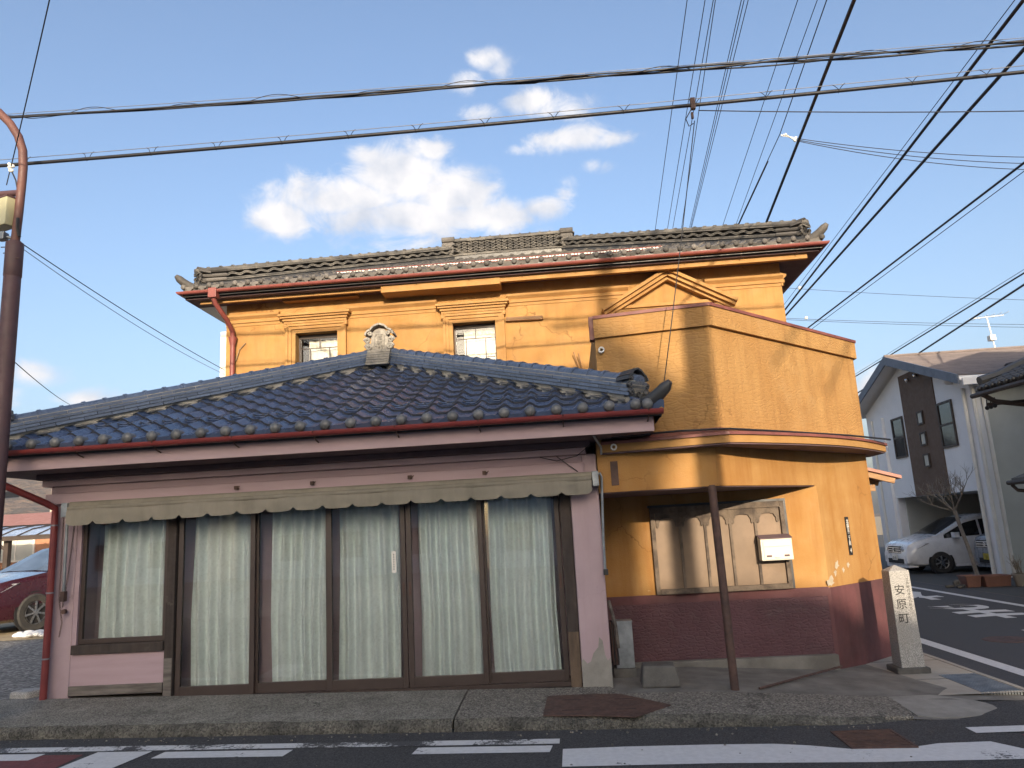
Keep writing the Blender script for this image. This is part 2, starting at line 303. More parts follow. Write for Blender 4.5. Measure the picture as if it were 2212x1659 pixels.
def roadpaint(name, wear):
    m = pmat(name, (.62, .62, .62), .75, (.54, .54, .54), 20, bump=.2, bscale=150)
    N, L = m.node_tree.nodes, m.node_tree.links; p = N['Principled BSDF']
    geo = N.new('ShaderNodeNewGeometry'); n = N.new('ShaderNodeTexNoise'); n.inputs['Scale'].default_value = 26; n.inputs['Detail'].default_value = 8; n.inputs['Roughness'].default_value = .75
    L.new(geo.outputs['Position'], n.inputs['Vector'])
    n2 = N.new('ShaderNodeTexNoise'); n2.inputs['Scale'].default_value = 1.8; L.new(geo.outputs['Position'], n2.inputs['Vector'])
    a = N.new('ShaderNodeMath'); a.operation = 'ADD'; L.new(n.outputs[0], a.inputs[0]); L.new(n2.outputs[0], a.inputs[1])
    r = N.new('ShaderNodeMapRange'); r.inputs[1].default_value = wear; r.inputs[2].default_value = wear+.07; L.new(a.outputs[0], r.inputs[0])
    old = p.inputs['Base Color'].links[0].from_socket
    x = N.new('ShaderNodeMix'); x.data_type = 'RGBA'; L.new(r.outputs[0], x.inputs[0]); L.new(old, x.inputs[6]); x.inputs[7].default_value = (.06, .06, .064, 1)
    L.new(x.outputs[2], p.inputs['Base Color']); return m
M_line = roadpaint('white_road_paint', 1.22)
M_linew = roadpaint('worn_white_road_paint', 1.02)
M_side = roadpaint('fresh_white_road_paint', 1.4)

def ribglass():
    m = pmat('frosted_ribbed_pane', (.205, .14, .088), .45, (.155, .105, .066), 2.5, (.35, .7), spec=.5, patch=[((.30, .20, .13), 1.5, .5, .7, .5)])
    N, L = m.node_tree.nodes, m.node_tree.links; p = N['Principled BSDF']
    geo = N.new('ShaderNodeNewGeometry'); w = N.new('ShaderNodeTexWave'); w.bands_direction = 'X'; w.inputs['Scale'].default_value = 22; L.new(geo.outputs['Position'], w.inputs['Vector'])
    b = N.new('ShaderNodeBump'); b.inputs['Strength'].default_value = .35; b.inputs['Distance'].default_value = .004; L.new(w.outputs[0], b.inputs['Height']); L.new(b.outputs[0], p.inputs['Normal'])
    return m
M_rib = ribglass()

# ------------------------------------------------------------------ mesh helpers
class MB:
    def __init__(s): s.v = []; s.f = []
    def quad(s, *p):
        n = len(s.v); s.v += [tuple(q) for q in p]; s.f.append(tuple(range(n, n+len(p)))); return s
    def box(s, x0, x1, y0, y1, z0, z1):
        n = len(s.v); s.v += [(x0,y0,z0),(x1,y0,z0),(x1,y1,z0),(x0,y1,z0),(x0,y0,z1),(x1,y0,z1),(x1,y1,z1),(x0,y1,z1)]
        s.f += [tuple(n+i for i in q) for q in ((0,3,2,1),(4,5,6,7),(0,1,5,4),(1,2,6,5),(2,3,7,6),(3,0,4,7))]; return s
    def obox(s, m, x0, x1, y0, y1, z0, z1):
        b = MB().box(x0, x1, y0, y1, z0, z1); return s.add(b, m)
    def add(s, o, m=None):
        n = len(s.v); s.v += [tuple(m @ Vector(q)) if m else q for q in o.v]; s.f += [tuple(n+i for i in q) for q in o.f]; return s
    def prism(s, poly, z0, z1):
        """plan polygon (counter-clockwise) between two heights; heights may be functions of (x, y)"""
        n = len(s.v); k = len(poly)
        h0 = z0 if callable(z0) else (lambda x, y: z0); h1 = z1 if callable(z1) else (lambda x, y: z1)
        s.v += [(x, y, h0(x, y)) for x, y in poly] + [(x, y, h1(x, y)) for x, y in poly]
        s.f += [tuple(n+k-1-i for i in range(k)), tuple(n+k+i for i in range(k))]
        s.f += [(n+i, n+(i+1) % k, n+k+(i+1) % k, n+k+i) for i in range(k)]; return s
    def extr(s, prof, path):
        """profile [(out, up)] swept along a plan path [(x,y,z)], out = to the right of travel"""
        k = len(prof); n = len(s.v); P = [Vector(p) for p in path]
        for i, p in enumerate(P):
            a = (P[i]-P[i-1]).normalized() if i else None; b = (P[i+1]-P[i]).normalized() if i < len(P)-1 else None
            d = ((a or b)+(b or a)); d.z = 0; d.normalize(); o = Vector((d.y, -d.x, 0))
            c = 1.0
            if a and b: aa = Vector((a.x, a.y, 0)).normalized(); c = 1/max(.35, o.dot(Vector((aa.y, -aa.x, 0))))
            s.v += [tuple(p + o*(u*c) + Vector((0, 0, w))) for u, w in prof]
        for i in range(len(P)-1):
            for j in range(k):
                s.f.append((n+i*k+j, n+(i+1)*k+j, n+(i+1)*k+(j+1) % k, n+i*k+(j+1) % k))
        s.f += [tuple(n+j for j in range(k)), tuple(n+(len(P)-1)*k+k-1-j for j in range(k))]; return s
    def tube(s, path, r, n=8, cap=True):
        P = [Vector(p) for p in path]; base = len(s.v); rad = r if isinstance(r, (list, tuple)) else [r]*len(P)
        up = None
        for i, p in enumerate(P):
            d = (P[min(i+1, len(P)-1)]-P[max(i-1, 0)]).normalized()
            if up is None: up = Vector((0, 0, 1)) if abs(d.z) < .9 else Vector((0, 1, 0))
            x = d.cross(up).normalized(); y = x.cross(d).normalized(); up = y
            s.v += [tuple(p + (x*math.cos(2*PI*k/n)+y*math.sin(2*PI*k/n))*rad[i]) for k in range(n)]
        for i in range(len(P)-1):
            for k in range(n): s.f.append((base+i*n+k, base+i*n+(k+1) % n, base+(i+1)*n+(k+1) % n, base+(i+1)*n+k))
        if cap: s.f += [tuple(base+n-1-k for k in range(n)), tuple(base+(len(P)-1)*n+k for k in range(n))]
        return s
    def lathe(s, prof, n=12, c=(0, 0, 0), axis='Z'):
        base = len(s.v); k = len(prof)
        for i in range(n):
            a = 2*PI*i/n
            for r, h in prof:
                q = {'Z': (r*math.cos(a), r*math.sin(a), h), 'Y': (r*math.cos(a), h, r*math.sin(a)), 'X': (h, r*math.cos(a), r*math.sin(a))}[axis]
                s.v.append((q[0]+c[0], q[1]+c[1], q[2]+c[2]))
        for i in range(n):
            for j in range(k-1): s.f.append((base+i*k+j, base+((i+1) % n)*k+j, base+((i+1) % n)*k+j+1, base+i*k+j+1))
        return s
    def ball(s, c, r, n=10, m=6, sz=1):
        return s.lathe([(max(r*math.sin(PI*j/m), 1e-4), -r*sz*math.cos(PI*j/m)) for j in range(m+1)], n, c)
    def wall(s, x0, x1, z0, z1, yf, yb, holes):
        """wall slab facing -Y with rectangular holes (x0,x1,z0,z1) through it"""
        xs = sorted({x0, x1, *[h[0] for h in holes], *[h[1] for h in holes]}); zs = sorted({z0, z1, *[h[2] for h in holes], *[h[3] for h in holes]})
        solid = lambda i, j: 0 <= i < len(xs)-1 and 0 <= j < len(zs)-1 and not any(h[0] <= (xs[i]+xs[i+1])/2 <= h[1] and h[2] <= (zs[j]+zs[j+1])/2 <= h[3] for h in holes)
        for i in range(len(xs)-1):
            for j in range(len(zs)-1):
                if not solid(i, j): continue
                a, b, c, d = xs[i], xs[i+1], zs[j], zs[j+1]
                s.quad((a,yf,c),(b,yf,c),(b,yf,d),(a,yf,d)); s.quad((b,yb,c),(a,yb,c),(a,yb,d),(b,yb,d))
                if not solid(i-1, j): s.quad((a,yb,c),(a,yf,c),(a,yf,d),(a,yb,d))
                if not solid(i+1, j): s.quad((b,yf,c),(b,yb,c),(b,yb,d),(b,yf,d))
                if not solid(i, j-1): s.quad((a,yb,c),(b,yb,c),(b,yf,c),(a,yf,c))
                if not solid(i, j+1): s.quad((a,yf,d),(b,yf,d),(b,yb,d),(a,yb,d))
        return s
    def mesh(s, name, mat, smooth=False, fix=True):
        me = bpy.data.meshes.new(name); me.from_pydata(s.v, [], s.f)
        if fix:
            b = bmesh.new(); b.from_mesh(me); bmesh.ops.remove_doubles(b, verts=b.verts, dist=1e-5); bmesh.ops.recalc_face_normals(b, faces=b.faces); b.to_mesh(me); b.free()
        if mat: me.materials.append(mat)
        if smooth:
            me.polygons.foreach_set('use_smooth', [True]*len(me.polygons))
            if smooth != 'all': me.set_sharp_from_angle(angle=R(40))
        return me
    def build(s, name, mat, parent=None, smooth=False, bevel=0, fix=True):
        return link(name, s.mesh(name, mat, smooth, fix), parent, bevel)

def link(name, me, parent=None, bevel=0):
    o = bpy.data.objects.new(name, me); COL.objects.link(o)
    if parent: o.parent = parent; o.matrix_parent_inverse = (WM[parent.name] if parent.name in WM else Matrix()).inverted()
    if bevel:
        m = o.modifiers.new('bevel', 'BEVEL'); m.width = bevel; m.segments = 2; m.limit_method = 'ANGLE'; m.angle_limit = R(40)
    return o
WM = {}
def tag(o, label=None, cat=None, group=None, kind=None):
    for k, v in (('label', label), ('category', cat), ('group', group), ('kind', kind)):
        if v: o[k] = v
    return o
def empty(name, loc, label, cat, group=None, rz=0):
    o = bpy.data.objects.new(name, None); COL.objects.link(o); o.location = loc; o.rotation_euler = (0, 0, rz); o.empty_display_size = .2
    WM[o.name] = Matrix.Translation(Vector(loc)) @ Matrix.Rotation(rz, 4, 'Z')
    return tag(o, label, cat, group)
def local(o, parent, mat=None):
    """child placed in its parent's own coordinates"""
    o.parent = parent; o.matrix_parent_inverse = Matrix()
    if mat is not None: o.matrix_basis = mat
    return o
def piece(name, me, parent, mat):
    o = bpy.data.objects.new(name, me); COL.objects.link(o); return local(o, parent, mat)
def thing(name, mb, mat, label, cat, group=None, smooth=False, bevel=0):
    return tag(mb.build(name, mat, None, smooth, bevel), label, cat, group)
def struct(name, mb, mat, smooth=False):
    return tag(mb.build(name, mat, None, smooth), kind='structure')
def textmesh(body, size, mat, depth=.002, name='lettering', bold=0.0):
    c = bpy.data.curves.new(name, 'FONT'); c.body = body; c.size = size; c.extrude = depth; c.align_x = 'CENTER'; c.align_y = 'CENTER'; c.offset = bold
    o = bpy.data.objects.new(name, c); COL.objects.link(o)
    me = bpy.data.meshes.new_from_object(o.evaluated_get(bpy.context.evaluated_depsgraph_get()))
    bpy.data.objects.remove(o); bpy.data.curves.remove(c)
    me.materials.clear(); me.materials.append(mat); return me
def frame(o, x, y):
    """matrix from an origin and two axis directions (x along, y up), z = outward"""
    x = Vector(x).normalized(); y = Vector(y).normalized(); z = x.cross(y).normalized(); y = z.cross(x)
    m = Matrix((x, y, z)).transposed().to_4x4(); m.translation = Vector(o); return m
def arc(c, r, a0, a1, n): return [(c[0]+r*math.cos(a0+(a1-a0)*i/n), c[1]+r*math.sin(a0+(a1-a0)*i/n)) for i in range(n+1)]
def lerp(a, b, t): return a+(b-a)*t

# ------------------------------------------------------------------ ground, road, pavement
def g(x): return -0.018*min(max(x, -20), 3.5)
def pav(x, y): return .06+.055*min(y, 0)+g(x)-max(0, min(x, 4.2)-1.2)*.045
def road(x, y): return -.1+g(x)
def sheet(xs, ys, h):
    b = MB()
    for i in range(len(xs)-1):
        for j in range(len(ys)-1):
            p = [(xs[i], ys[j]), (xs[i+1], ys[j]), (xs[i+1], ys[j+1]), (xs[i], ys[j+1])]
            b.quad(*[(x, y, h(x, y)) for x, y in p])
    return b
def steps(a, b, n): return [a+(b-a)*i/n for i in range(n+1)]
gx = [-1450, -400, -80, -20, -6, 3.5, 20, 80, 400, 1450]; gy = [-1450, -300, -60, -12, 0, 20, 60, 300, 1450]
struct('ground', sheet(gx, gy, lambda x, y: -.26+g(x)), M_dirt)
main = struct('main_road', sheet([-80, -20, -6, 3.5, 20, 80], [-9.6, -1.0], road), M_asph)
side = struct('side_road', sheet([4.32, 5, 8.3, 8.9], [-1.0, 3, 20, 60], lambda x, y: -.159), M_asph2)
struct('corner_apron', sheet([3.0, 3.45, 4.45], [-1.05, -.12], lambda x, y: -.166), M_asph)
struct('far_verge', sheet([8.9, 9.6, 30], [-1.0, 11.5, 60], lambda x, y: -.157), M_asph3)
struct('far_pavement', MB().box(-80, 80, -11.2, -9.6, -.3, .03), M_conc2)

pv = struct('pavement', sheet([-60, -20, -6, -1.2, 1.2, 2.4, 3.4], [-1.0, 0.0, .25], lambda x, y: pav(x, y)-.02), M_concd)
def slab(x0, x1, mat, edge_in=0):
    b = MB(); kf = MB(); xs = steps(x0, x1, max(2, int((x1-x0)/.09))); prev = None
    for i, x in enumerate(xs):
        w = .012*math.sin(x*9)+.01*math.sin(x*23+1)+random.uniform(-.008, .008)
        yb = -.06 if x < .31 else -.33
        fr = 0 if x < 2.2 else (x-2.2)**2*.34
        y0 = -1.10-w*.6+fr
        z0 = pav(x, y0)-.014; zr = road(x, y0)-.03
        row = [(x, yb, pav(x, yb)), (x, (yb+y0)/2, pav(x, (yb+y0)/2)+.004), (x, y0+.05, pav(x, y0)+random.uniform(-.004, .004)), (x, y0, z0-.015), (x, y0-.02+w*.4, (z0+zr)/2), (x, y0-.02, zr)]
        if prev:
            for j in range(5): (b if j < 2 else kf).quad(prev[j], row[j], row[j+1], prev[j+1])
        prev = row
    o = b.build('slab', mat, pv, smooth=True); kf.build('kerb_face', M_kerb, o, smooth=True)
M_kerb = pebbled(pmat('mossy_kerb', (.15, .14, .115), .95, (.06, .057, .048), 5, (.35, .65)), 70)
slab(-14, -1.205, M_concL)
slab(-1.19, 2.93, M_conc)
# rounded smooth ramp where the pavement runs out at the corner
poly = [(2.95, -.30), (2.95, -.92)] + [(2.95+.85*math.sin(t), -.55-.42*math.cos(t)) for t in steps(.25, 2.6, 12)]
MB().prism(poly, lambda x, y: -.3, lambda x, y: pav(x, y)-.012).build('ramp', M_conc2, pv)
st = MB().prism([(2.62, -1.02), (2.9, -.98), (2.93, -.82), (2.72, -.78), (2.6, -.88)], lambda x, y: -.3, lambda x, y: pav(x, y)+.004)
st.build('broken_kerb_piece', M_conc, pv, bevel=.02)
struct('porch_floor', sheet(steps(.32, 4.25, 12), [-.36, .1, .5, 1.0, 1.6, 2.2, 3.2], lambda x, y: pav(x, min(y, 0))-.012-max(0, y)*.01), M_concd)
sp = struct('side_pavement', sheet([3.42, 3.9, 4.32], steps(-.2, 40, 40), lambda x, y: -.128), M_slabw)
MB().box(4.30, 4.36, -.2, 40, -.3, -.122).build('kerb', M_slabw, sp)
for k in range(6): MB().box(3.45, 4.29, .55+k*1.1, .562+k*1.1, -.2, -.125).build('joint', M_concd, sp)
gr = MB()
for i in range(14): gr.box(3.9+.014*i*2, 3.9+.014*i*2+.016, -.15, .75, -.2, -.122)
gr.build('grating', M_galv, sp)
struct('gravel_lot', sheet([-60, -20, -13, -8, -5.93], [-.2, 1, 4, 12, 60], lambda x, y: pav(-6, 0)-.01+.012*min(max(y, 0), 12)), M_gravel)
struct('sunlit_dirt_patch', sheet([-40, -20, -13, -8.2], [5.3, 9, 12, 30], lambda x, y: pav(-6, 0)+.0+.012*min(max(y, 0), 12)), M_dirt)  # pale dirt; the sunlit yellow of the lot is put into its colour
# loose pebbles along the kerb
pb = MB()
for i in range(130):
    x = random.uniform(-6, 2.6); y = random.gauss(-1.22, .05) if i % 3 else random.uniform(-2.4, -1.2); r = random.uniform(.004, .014)
    pb.ball((x, min(y, -1.16), road(x, y)+r*.3), r, 5, 3, .7)
tag(pb.build('pebbles', M_conc), 'loose pebbles and grit strewn along the kerb', 'pebbles', kind='stuff')

def marking(poly, h, mat, parent, nm='road_marking', e=.004):
    n = len(poly); b = MB(); b.v = [(x, y, h(x, y)+e) for x, y in poly]; b.f = [tuple(range(n))]
    return b.build(nm, mat, parent)
def rect(x0, x1, y0, y1, sk=0): return [(x0, y0), (x1, y0), (x1+sk, y1), (x0+sk, y1)]
for a, b_ in ((-16, -11), (-11, -6), (-6, -3), (-3, -.23)): marking(rect(a, b_, -1.57, -1.42), road, M_linew, main, e=.005)
for k in range(-6, 2):
    x = -1.435+2.21*k
    if x < .0: marking(rect(x, x+1.13, -1.81, -1.62, .02), road, M_line, main)
marking(rect(-7.8, -4.33, -2.3, -1.66), road, M_redp, main, 'red_patch', .003)
marking([(-4.35, -2.6), (-3.9, -2.6), (-3.75, -1.6), (-4.24, -1.6)], road, M_line, main, e=.006)
top = [(3.16, -1.71), (2.75, -1.74), (2.5, -1.84), (2.05, -1.86), (1.75, -1.74), (1.5, -1.68), (1.02, -1.67), (.3, -1.69), (-.2, -1.73)]
marking([(-.2, -2.2), (1.0, -2.17), (2.1, -2.2), (3.45, -2.17)]+top, road, M_line, main)
for k in range(1, 6): marking(rect(-.2, 3.5, -2.2-.95*k, -1.7-.95*k), road, M_line, main)
marking(rect(3.18, 6.5, -1.46, -1.28), road, M_line, main)
marking(rect(3.5, 7, -1.9, -1.52), road, M_redp, main, 'red_patch', .003)
for x0, x1 in ((4.74, 4.93), (8.08, 8.24)): marking(rect(x0, x1, -.9, 40), lambda x, y: -.159, M_side, side)
for ch, y in (('止', 3.0), ('ま', 6.5), ('れ', 9.7)):
    me = textmesh(ch, 1.0, M_side, .001, 'road_lettering', .02)
    o = piece('road_lettering', me, side, Matrix.Translation((7.15, y, -.153)) @ Matrix.Rotation(PI, 4, 'Z') @ Matrix.Diagonal((1.35, 2.5, 1, 1)))
# manhole in the side road and drain grate at the kerb
mh = MB().lathe([(.001, .008), (.29, .008), (.31, .0)], 20, (5.9, 3.1, -.159)); thing('manhole_cover', mh, M_rust, 'round rusty manhole cover in the side road beyond the stone post', 'manhole')
dg = empty('drain_grate', (2.3, -1.6, -.14), 'rusty slotted drain grate set in the asphalt beside the thick white bar', 'drain grate')
f_ = MB()
for a in ((2.05, 2.07, -1.86, -1.34), (2.53, 2.55, -1.86, -1.34), (2.07, 2.53, -1.86, -1.84), (2.07, 2.53, -1.36, -1.34)): f_.box(*a, -.16, -.128)
f_.build('frame', M_rust, dg)
for i in range(11): MB().box(2.07, 2.53, -1.83+i*.043, -1.808+i*.043, -.16, -.131).build('bar', M_rust, dg)
MB().box(2.07, 2.53, -1.84, -1.36, -.17, -.1375).build('pit', M_dark, dg)
pl = MB(); P_ = [(-.38, -1.06), (-.36, -.42), (.1, -.38), (.36, -.40), (.80, -.80), (.44, -1.15), (.1, -1.09)]
pl.prism(P_, lambda x, y: pav(x, y)+.002, lambda x, y: pav(x, y)+.014)
pt = empty('iron_cover_plate', (.2, -.8, pav(.2, -.8)), 'flat pointed rusty iron plate lying on the rough pavement', 'iron plate')
pl.build('plate', M_rust, pt, bevel=.002)
for x in (-.12, .48-.1):
    for y in (-.58, -.92): MB().prism([(x-.09, y-.008), (x+.09, y-.006), (x+.09, y+.006), (x-.09, y+.006)], lambda a, b: pav(a, b)+.01, lambda a, b: pav(a, b)+.0155).build('slot', M_dark, pt)

# ------------------------------------------------------------------ roof tile shapes
def tile_mesh(name, w, L, t, amp, mat, lip=0.0, ring=False, nu=10, edge=None):
    """one S-curved pan tile: x across, y up the slope, z out of the roof"""
    b = MB(); ov = .03
    us = steps(0, w+ov, nu)
    prof = lambda u: amp*(math.cos(2*PI*(u/w))*.72+.28*math.cos(4*PI*(u/w)))
    lo = [(u, 0, prof(u)+t) for u in us]; hi = [(u, L, prof(u)+t*.15) for u in us]; un = [(u, .0, prof(u)-lip*(1.1-abs(2*((u/w) % 1)-1)*.3)) for u in us]
    un2 = [(u, L, prof(u)-t) for u in us]
    for i in range(nu):
        b.quad(lo[i], lo[i+1], hi[i+1], hi[i]); b.quad(un[i], un[i+1], lo[i+1], lo[i])
    b.quad(lo[0], hi[0], un2[0], un[0]); b.quad(lo[nu], un[nu], un2[nu], hi[nu])
    if ring:
        c = []
        for k in range(13):
            s = k/12; u = w*(.16+.72*s); c.append((u, L*.30+.055*math.sin(PI*s), prof(u)+t+.012))
        c2 = [(u, L*.30-.045*math.sin(PI*k/12), z-.004) for k, (u, y, z) in enumerate(c)]
        b.tube(c, .011, 5); b.tube(c2, .008, 4)
    me = b.mesh(name, mat, True)
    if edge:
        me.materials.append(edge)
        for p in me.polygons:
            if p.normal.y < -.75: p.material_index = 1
    return me
def capped(name, r, L, mat, ring=.012, n=8):
    """half-round ridge cap with a raised collar at one end, lying along +x"""
    b = MB(); prof = [(0, r), (L, r), (L, r+ring), (L+.035, r+ring), (L+.035, r)]
    for (x0, a), (x1, c) in zip(prof, prof[1:]):
        for k in range(n):
            t0, t1 = PI*k/n, PI*(k+1)/n
            b.quad((x0, a*math.cos(t0), a*math.sin(t0)), (x1, c*math.cos(t0), c*math.sin(t0)), (x1, c*math.cos(t1), c*math.sin(t1)), (x0, a*math.cos(t1), a*math.sin(t1)))
    b.quad(*[(L+.035, r*math.cos(PI*k/n), r*math.sin(PI*k/n)) for k in range(n+1)])
    b.quad(*[(0, r*math.cos(PI*k/n), r*math.sin(PI*k/n)) for k in range(n, -1, -1)])
    return b.mesh(name, mat, True)
def slabm(name, L, w, h, mat): return MB().box(0, L-.007, -w/2, w/2, 0, h-.008).mesh(name, mat)
def knob(name, r, mat):
    return MB().lathe([(1e-4, -r*.55), (r*.5, -r*.5), (r*.86, -r*.25), (r, .0), (r, .09)], 12, axis='Y').mesh(name, mat, True)

# ------------------------------------------------------------------ pink shop house
shop = empty('shop_house', (-2.8, 0, .1), 'single storey pink shop house with blue glazed tile hip roof and khaki awning', 'house')
b = MB().box(-5.9, .31, .42, 4.66, -.1, 2.72)
b.build('wall', M_pink, shop)
fl = MB().box(-5.60, -.13, .12, .42, -.05, .09); fl.build('sill_floor', M_tap, shop)
MB().box(-5.9, -5.615, -.01, .42, pav(-5.75, 0)-.1, 2.46).build('pillar', M_pink, shop, bevel=.012)
pr = MB().box(.0, .31, -.03, .42, -.1, 2.46).build('pillar', M_pink, shop, bevel=.015)
# bare grey render where the plaster has fallen from the pillar foot
bp = [(.0, .02), (.31, .02), (.31, .34), (.275, .30), (.25, .36), (.235, .50), (.20, .54), (.185, .44), (.13, .38), (.10, .30), (.06, .28), (.02, .33), (.0, .30)]
q = MB(); q.v = [(x+.001 if x == 0 else x-.001 if x == .31 else x, -.0335, z) for x, z in bp]; q.f = [tuple(range(len(bp)))]
q.build('bare_render', M_conc2, shop)
MB().box(-.125, -.005, -.005, .2, .03, 2.30).build('post', M_wood, shop, bevel=.006)
q = MB().box(-.122, -.008, -.012, .0, .04, .60); q.build('post_foot', pmat('bare_brown_wood', (.15, .105, .07), .9, (.07, .05, .035), 4, (.35, .65), .5, 60, squash=(3, 3, .6)), shop, bevel=.004)
MB().box(-4.545, -4.445, -.01, .2, .10, 2.30).build('post', M_wood, shop, bevel=.006)
q = MB().box(-4.54, -4.45, -.016, 0, .10, .52); q.build('post_foot', M_woodg, shop, bevel=.004)
# stacked beams and cornice boards above the windows
for nm, z0, z1, y, m_, xl, xr in (('beam', 2.255, 2.378, -.075, M_pinkw, -5.98, .17), ('beam_board', 2.378, 2.46, -.035, M_pinkw, -5.94, .155), ('cornice_board', 2.46, 2.535, -.085, M_pinkw, -6.02, .2), ('cornice_board', 2.535, 2.60, -.14, M_soff, -6.06, .25)):
    MB().box(xl, xr, y, .40, z0, z1-.003).build(nm, m_, shop, bevel=.006)
MB().box(-5.62, .0, .0, .14, 2.16, 2.255).build('lintel', M_wood, shop)
# soffit, fascia, roof deck
EX0, EX1, EY = -6.54, .98, -.68          # eave corners and front line
EZ, SL = 2.865, .40
AX, AY = (EX0+EX1)/2, EY+(EX1-EX0)/2
AZ = EZ+SL*(AY-EY)
q = MB().prism([(EX0+.1, EY+.09), (EX1-.1, EY+.09), (EX1-.1, .9), (.3, .9), (.3, 4.66), (-5.9, 4.66), (EX0+.1, 4.66)], 2.60, 2.63); q.build('soffit', M_soff, shop)
MB().box(EX0+.06, EX1-.08, EY+.06, EY+.09, 2.60, 2.745).build('fascia', M_pinkw, shop)
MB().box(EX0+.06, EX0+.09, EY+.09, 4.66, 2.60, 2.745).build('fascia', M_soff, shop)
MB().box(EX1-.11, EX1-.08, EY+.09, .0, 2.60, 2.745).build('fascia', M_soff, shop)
q = MB(); e = .045
yb = 4.69
zr = lambda x, y: EZ-e+SL*min(y-EY, x-EX0, EX1-x)
pts = [(EX0, EY), (EX1, EY), (AX, AY)]
q.quad(*[(x, y, zr(x, y)) for x, y in pts])
q.quad(*[(x, y, zr(x, y)) for x, y in ((EX1, EY), (EX1, .0), (.36, .0), (.36, yb), (AX, yb), (AX, AY))])
q.quad(*[(x, y, zr(x, y)) for x, y in ((EX0, EY), (AX, AY), (AX, yb), (EX0, yb))])
q.quad((EX0, EY, EZ-e), (EX0, EY, 2.74), (EX1, EY, 2.74), (EX1, EY, EZ-e)); q.quad((EX1, EY, EZ-e), (EX1, EY, 2.74), (EX1, 0, 2.74), (EX1, 0, EZ-e)); q.quad((EX0, EY, EZ-e), (EX0, yb, EZ-e), (EX0, yb, 2.74), (EX0, EY, 2.74))
roof = q.build('roof', M_onid, shop, fix=False)
TW, TL = .2686, .292
M_edge = pmat('shadowed_tile_edge', (.022, .026, .036), .6, (.03, .034, .045), 6)  # dark lip colour paints the gap shadow under each tile course
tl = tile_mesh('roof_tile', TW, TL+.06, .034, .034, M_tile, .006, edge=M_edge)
tle = tile_mesh('eave_tile', TW, TL+.06, .034, .034, M_tile, .055)
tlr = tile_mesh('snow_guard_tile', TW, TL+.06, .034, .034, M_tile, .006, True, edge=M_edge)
kn = knob('eave_knob', .058, pmat('grey_glazed_knob', (.12, .125, .13), .35, (.09, .095, .10), 6, rnd=.15))
ncol = int(round((EX1-EX0)/TW)); sth = math.atan(SL); dy = TL*math.cos(sth)
Ft = lambda x, y, z: Matrix.Translation((x, y, z)) @ Matrix.Rotation(sth, 4, 'X')
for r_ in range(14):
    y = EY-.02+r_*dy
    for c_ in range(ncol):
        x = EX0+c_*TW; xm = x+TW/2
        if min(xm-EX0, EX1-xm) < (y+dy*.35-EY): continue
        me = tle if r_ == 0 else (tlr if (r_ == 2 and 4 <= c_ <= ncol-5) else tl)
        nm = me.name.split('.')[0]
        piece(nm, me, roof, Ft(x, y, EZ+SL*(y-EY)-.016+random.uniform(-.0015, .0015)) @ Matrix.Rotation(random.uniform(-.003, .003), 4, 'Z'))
for c_ in range(ncol):
    piece('eave_knob', kn, roof, Matrix.Translation((EX0+c_*TW+.012, EY-.035, EZ+.005)))
piece('eave_knob', kn, roof, Matrix.Translation((EX1-.14, EY-.05, EZ+.0)))
# tiles of the two flanks, seen only from the side
q = MB()
for sx in (-1, 1):
    xe = EX1 if sx > 0 else EX0
    for k in range(14):
        d0 = k*dy; z0 = EZ+SL*d0
        ys = steps(EY+d0, yb if sx < 0 else (.9 if d0 < .6 else yb), 60); 
        for i in range(60):
            f = lambda y: .026*math.cos(2*PI*y/TW)
            ya, yc = ys[i], ys[i+1]; x0 = xe-sx*d0; x1 = xe-sx*(d0+dy+.03)
            q.quad((x0, ya, z0+f(ya)+.01), (x0, yc, z0+f(yc)+.01), (x1, yc, z0+SL*dy+f(yc)-.01), (x1, ya, z0+SL*dy+f(ya)-.01))
flk = q.build('flank_tiles', M_tile, roof, smooth=True); flk['kind'] = 'stuff'

# hip ridges: mortar bed, four courses of flat tiles, round caps
def hipridge(corner, apex, parent, start=.16, layers=4, lw=.30, lh=.040, mats=(M_tiled, M_tiled), L=.30, capr=.078, bed=M_mortar, up=.03, name='hip_ridge', stop=.0):
    a, p = Vector(corner), Vector(apex); d = p-a; n = d.normalized()
    s = n.cross(Vector((0, 0, 1))).normalized(); u = s.cross(n)
    m = Matrix((n, -s, u)).transposed().to_4x4(); m.translation = a+n*start+Vector((0, 0, up))
    Lt = d.length-start-stop
    core = bpy.data.objects.new(name, MB().box(0, Lt, -lw/2+.035, lw/2-.035, -.12, .012+layers*lh).mesh(name, bed)); COL.objects.link(core)
    core.parent = parent; core.matrix_parent_inverse = (WM[parent.name] if parent.name in WM else Matrix()).inverted(); core.matrix_basis = m
    for j in range(layers):
        me = slabm('ridge_tile', L, lw-.022*j, lh, mats[0]); me2 = slabm('ridge_tile', L*.5, lw-.022*j, lh, mats[0])
        x = 0; k = 0
        while x < Lt-.05:
            half = (k == 0 and j % 2)
            l_ = L*.5 if half else L
            piece('ridge_tile', me2 if half or Lt-x < L else me, core, Matrix.Translation((x, random.uniform(-.002, .002), .012+j*lh)))
            x += l_; k += 1
    cm = capped('ridge_cap', capr, .235, mats[1])
    x = 0
    while x < Lt-.2:
        piece('ridge_cap', cm, core, Matrix.Translation((x, 0, .012+layers*lh-.012))); x += .235
    return core, m
core_r, mr_ = hipridge((EX1, EY, EZ), (AX, AY, AZ), shop, .30, stop=.12)
core_l, ml_ = hipridge((EX0, EY, EZ), (AX, AY, AZ), shop, .30, stop=.12)
q = hipridge((AX, AY+.1, AZ), (AX, 4.69, AZ), shop, .0, name='main_ridge')
